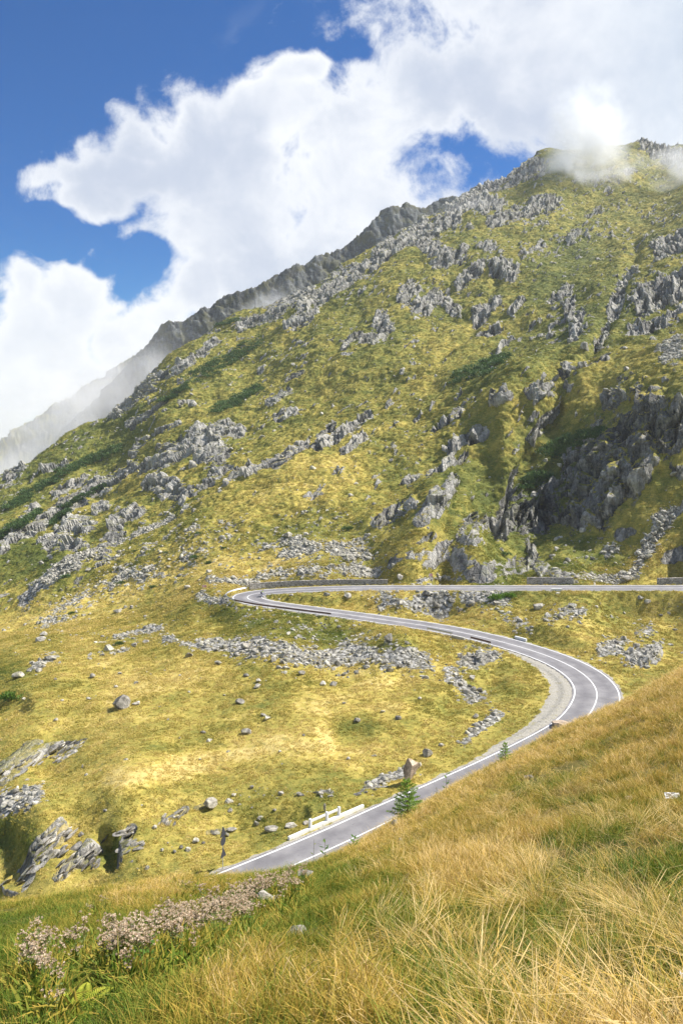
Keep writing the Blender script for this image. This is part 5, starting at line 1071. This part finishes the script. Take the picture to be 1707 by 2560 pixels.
def flower_at(i, px, py, s):
    o = protos[i] if i < len(protos) else copy_tree(protos[i % len(protos)])
    p_ = hit(px, py)
    if p_ is None: return
    o.location = p_-Vector((0,0,.05)); o.scale = (s,s,s); o.rotation_euler = (random.uniform(-.1,.1), random.uniform(-.1,.1), random.uniform(0,6.28))
rf = np.random.default_rng(9); spots = []
for k in range(200):
    t = rf.uniform(); seg = rf.choice(4, p=[.30,.30,.30,.10])
    a_, b_2, sp = [((270,2390),(480,2330),26),((420,2330),(620,2270),26),((580,2262),(740,2190),16),((70,2420),(220,2370),20)][seg]
    spots.append((a_[0]+(b_2[0]-a_[0])*t+rf.normal(0,14), a_[1]+(b_2[1]-a_[1])*t+rf.normal(0,sp*.95), rf.uniform(.5,.78)))
spots += [(105,2330,.5),(120,2336,.5),(175,2360,.5),(262,2255,.5),(225,2270,.45),(60,2440,.6),(90,2430,.65),(110,2450,.6),(130,2470,.6),(136,2540,.55),(450,2205,.45),(470,2210,.45)]
spots = [(a, b+52*s, s*.82) for a, b, s in spots]
for i, s in enumerate(spots): flower_at(i, *s)
def fern(px, py, size, label, seed, mat, n_=9):
    r = np.random.default_rng(seed); p_ = hit(px, py); k = size/pxm(p_.y); root = empty('fern', p_); 
    for i in range(n_):
        a = 2*math.pi*i/n_+r.uniform(-.3,.3); L = k*r.uniform(.7,1.1); c = Cards(); pts = [np.array([math.cos(a)*L*t, math.sin(a)*L*t, L*(1.0*t-.75*t*t)]) for t in np.linspace(0,1,22)]
        for j in range(1,21):
            d = pts[j]-pts[j-1]; sd_ = np.cross(d,(0,0,1)); sd_ /= np.linalg.norm(sd_); w_ = L*.26*math.sin(math.pi*(j/21)**.7)
            for s in (-1,1): c.leaf(pts[j], sd_*s+d/np.linalg.norm(d)*.4, (0,0,1), w_, L*.055, r.uniform())
        c.build('frond', mat, root)
    tag(root, label, 'fern')
fern(385, 2425, 95, 'green fern in front of the flowering plants', 1, M_FERN, 11)
fern(455, 2395, 70, 'smaller green fern behind the larger one under the flowers', 2, M_FERN)
fern(200, 2540, 95, 'yellow fern low on the hillside beside the flowers', 3, M_FERNY)
fern(590, 2275, 46, 'pale fern tuft at the upper end of the flower drift', 4, M_FERN, 8)
# leafy undergrowth beneath the flowers
und = variants('undergrowth', [dict(nb=26, h0=.15, h1=.40, spread=.18, width=.045, seg=3, bend=.8)], M_BLADE)
ug = [hit(s[0]+rf.normal(0,16), s[1]+10+rf.normal(0,14)) for s in spots for _ in range(6)]; ug = np.array([u_ for u_ in ug if u_ is not None])
scatter('undergrowth', ug, rz(rf, len(ug)), np.repeat(rf.uniform(.5,1.0,(len(ug),1)),3,1), rf.uniform(.0,.35,len(ug)), und, 'dark green leafy undergrowth beneath the flowering plants')

# ------------------------------------------------------------------ dwarf pine thickets on the mountainside
def thicket(strk, label, seed, n_=2600, h=3.0, mat=None):
    r = np.random.default_rng(seed); c = Cards(); first = None; tr = MB()
    for i in range(len(strk)*54):
        x1, y1, x2, y2, rad = strk[i % len(strk)]; t = r.uniform(); a = r.uniform(0,6.28); q = rad*math.sqrt(r.uniform()); p_ = hit(x1+(x2-x1)*t+q*math.cos(a), y1+(y2-y1)*t+q*math.sin(a)*.8, 190)
        if p_ is None: continue
        if first is None: first = np.array(p_)
        b0 = np.array(p_)-first; rr = h*r.uniform(.3,1.05); tone_ = r.uniform(.0,.6)
        tr.tube(b0-np.array([0,0,.6]), b0+np.array([r.normal(0,.3),r.normal(0,.3),rr*.7]), .10, .05, 5)
        for k in range(int(n_/40)):
            d = r.normal(size=3); d /= np.linalg.norm(d); d[2] = abs(d[2])*.9-.1; pos = b0+d*np.array([rr*1.25,rr*1.1,rr*.8])*r.uniform(.55,1.08)
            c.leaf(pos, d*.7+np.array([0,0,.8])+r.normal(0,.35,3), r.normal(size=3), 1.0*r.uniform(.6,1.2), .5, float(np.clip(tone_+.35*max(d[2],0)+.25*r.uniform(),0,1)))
    root = empty('dwarf_pine', first); tr.build('trunk', M_BARK, root); c.build('needles', mat or M_PINE, root); tag(root, label, 'dwarf pine', 'dwarf pine thickets on the mountainside')
thicket([(470,955,560,905,22),(560,905,650,850,18),(520,930,610,880,22)], 'largest dark dwarf pine thicket, long streak on the upper slope', 1)
thicket([(540,1025,600,1000,14),(590,1000,650,970,11)], 'dwarf pine thicket just below the longest one', 2)
thicket([(140,1188,230,1150,13),(220,1155,300,1122,13)], 'dwarf pine streak on the lower end of the spur', 3)
thicket([(60,1240,150,1195,10),(20,1270,70,1245,9)], 'dark dwarf pines along the misty foot of the spur', 4, h=2.9)
thicket([(1200,915,1262,895,16),(1130,950,1230,922,18)], 'rounded dwarf pine thicket by itself in the middle of the mountainside', 5, h=2.6)
thicket([(1370,1135,1440,1100,24),(1430,1110,1500,1085,19),(1310,1215,1355,1190,17)], 'green alder thicket hanging on the dark cliff', 6, h=2.5)
thicket([(0,1345,40,1310,9),(40,1320,100,1280,8)], 'dwarf pine strip along the left crag foot', 7, h=2.3)
thicket([(150,1275,260,1215,5),(130,1310,170,1280,6)], 'narrow dwarf pine strip between two pale crags', 8, h=2.2)
thicket([(540,815,600,800,6),(730,690,790,670,5)], 'dwarf pine patch high under the dark ridge', 9, h=2.6, n_=1600)
thicket([(430,985,470,968,7),(400,1005,440,990,6)], 'small dwarf pine patch on the spur crest edge', 10, h=2.5, n_=1600)
G8, L8 = 'juniper bushes on the lower slope', 'dark green juniper bush on the slope beside the hairpin'
def bush(px, py, wpx, label, group, seed, mat):
    p_ = hit(px, py); 
    if p_ is None: return
    r = np.random.default_rng(seed); s = wpx/pxm(p_.y)/2; c = Cards(); root = empty('bush', p_); tr = MB()
    for b in range(7):
        o_ = np.array([r.normal(0,s*.45),r.normal(0,s*.3),s*.15]); tr.tube((0,0,-.1), o_+np.array([0,0,s*.3]), s*.04, s*.02, 5); tn_ = r.uniform(0,.5)
        for k in range(110):
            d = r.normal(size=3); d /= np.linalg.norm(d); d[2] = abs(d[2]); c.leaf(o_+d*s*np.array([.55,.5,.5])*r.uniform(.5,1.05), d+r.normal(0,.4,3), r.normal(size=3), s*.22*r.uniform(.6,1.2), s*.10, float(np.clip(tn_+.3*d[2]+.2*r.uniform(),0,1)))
    tr.build('stem', M_BARK, root); c.build('leaves', mat, root); tag(root, label, 'bush', group)
for i, (px, py, w_) in enumerate(((490,1397,26),(497,1337,20),(380,1470,18),(520,1410,20),(420,1385,20),(300,1460,20),(165,1445,24),(870,1325,28),(180,1535,18),(300,1612,24),(1258,1390,30),(560,1372,14),(340,1380,14))): bush(px, py, w_, L8, G8, 400+i, M_PINE)
bush(22, 1752, 56, 'dark green bush in the dip of the lower meadow', None, 430, M_LEAF)
bush(1240, 1500, 40, 'bright green bush on the bank under the upper road', None, 431, M_FERN); bush(1275, 1494, 34, 'bright green leafy clump beside the similar bush under the upper road', None, 432, M_FERN)
# ------------------------------------------------------------------ mountain air
def box(name, lo, hi):
    me = bpy.data.meshes.new(name); bm = bmesh.new(); bmesh.ops.create_cube(bm, size=1)
    for v_ in bm.verts: v_.co = Vector([(lo[i]+hi[i])/2+v_.co[i]*(hi[i]-lo[i]) for i in range(3)])
    bm.to_mesh(me); bm.free(); return me
mh = bpy.data.materials.new('mountain_air'); mh.use_nodes = True; nh = N(mh.node_tree); nh.n.clear()
pv = nh.new('ShaderNodeVolumePrincipled'); pv.inputs['Color'].default_value = (0.90, 0.94, 1.0, 1); pv.inputs['Density'].default_value = 0.00009; pv.inputs['Anisotropy'].default_value = 0.2
oh = nh.new('ShaderNodeOutputMaterial'); nh.l.new(pv.outputs[0], oh.inputs['Volume'])
hz = link('haze', box('haze', (-9100,-9100,-161), (9100,9100,420)), mh)
tag(hz, 'thin pale mountain air softening the far slopes', 'haze', kind='stuff')

# ------------------------------------------------------------------ cloud wisps hanging on the mountain
def mist(name, px, py, Y, rx, ry, rd, dens, label, seed, tilt=0.0, ns=0.02):
    k = pxm(Y); bm = bmesh.new(); bmesh.ops.create_icosphere(bm, subdivisions=3, radius=1); me = bpy.data.meshes.new(name); bm.to_mesh(me); bm.free()
    m_ = bpy.data.materials.new(name); m_.use_nodes = True; n_ = N(m_.node_tree); n_.n.clear(); tc_ = n_.new('ShaderNodeTexCoord'); g = n_.new('ShaderNodeNewGeometry')
    r2 = n_.vm('LENGTH', tc_.outputs['Object'], out=1); fall = n_.ss(r2, 1.0, 0.1)
    nz_ = n_.noise(n_.vm('ADD', g.outputs['Position'], (seed*37.0, seed*11.0, 0)), ns, 5, 0.62, 0.4)
    d_ = n_.m('MULTIPLY', n_.m('MULTIPLY', fall, n_.ss(nz_, 0.40, 0.66)), dens)
    pv_ = n_.new('ShaderNodeVolumePrincipled'); pv_.inputs['Color'].default_value = (0.99, 0.99, 1, 1); pv_.inputs['Anisotropy'].default_value = 0.0; n_.put(pv_.inputs['Density'], d_)
    o_ = n_.new('ShaderNodeOutputMaterial'); n_.l.new(pv_.outputs[0], o_.inputs['Volume'])
    o = link(name, me, m_); o.location = ((px-CX)/F*Y, Y, (HY-py)/F*Y); o.scale = (rx/k, rd, ry/k); o.rotation_euler = (0, -R(tilt), 0); tag(o, label, 'mist', kind='stuff')
mist('mist', 1470, 330, 800, 120, 150, 60, 0.10, 'white cloud wisp pouring over the summit slope', 1, 10, .028)
mist('mist', 1415, 440, 770, 90, 75, 40, 0.10, 'small ragged cloud wisp below the summit edge', 8, -25, .04)
mist('mist', 1530, 440, 775, 110, 60, 40, 0.08, 'flat cloud wisp lying across the upper slope', 9, 15, .035)
mist('mist', 1680, 430, 770, 90, 80, 40, 0.07, 'faint cloud wisp at the far end of the summit', 2, 0, .035)
mist('mist', 1180, 540, 735, 110, 60, 40, 0.07, 'thin mist veil on the rocky shoulder', 3)
mist('mist', 690, 770, 720, 170, 60, 40, 0.045, 'thin mist along the dark ridge foot', 4, 30)
mist('mist', 170, 1040, 950, 420, 190, 190, 0.024, 'thick valley mist between the spur and far ridge', 5, 32, .012)
mist('mist', 60, 1180, 620, 240, 90, 50, 0.03, 'low mist drifting over the foot of the spur', 6, 25)
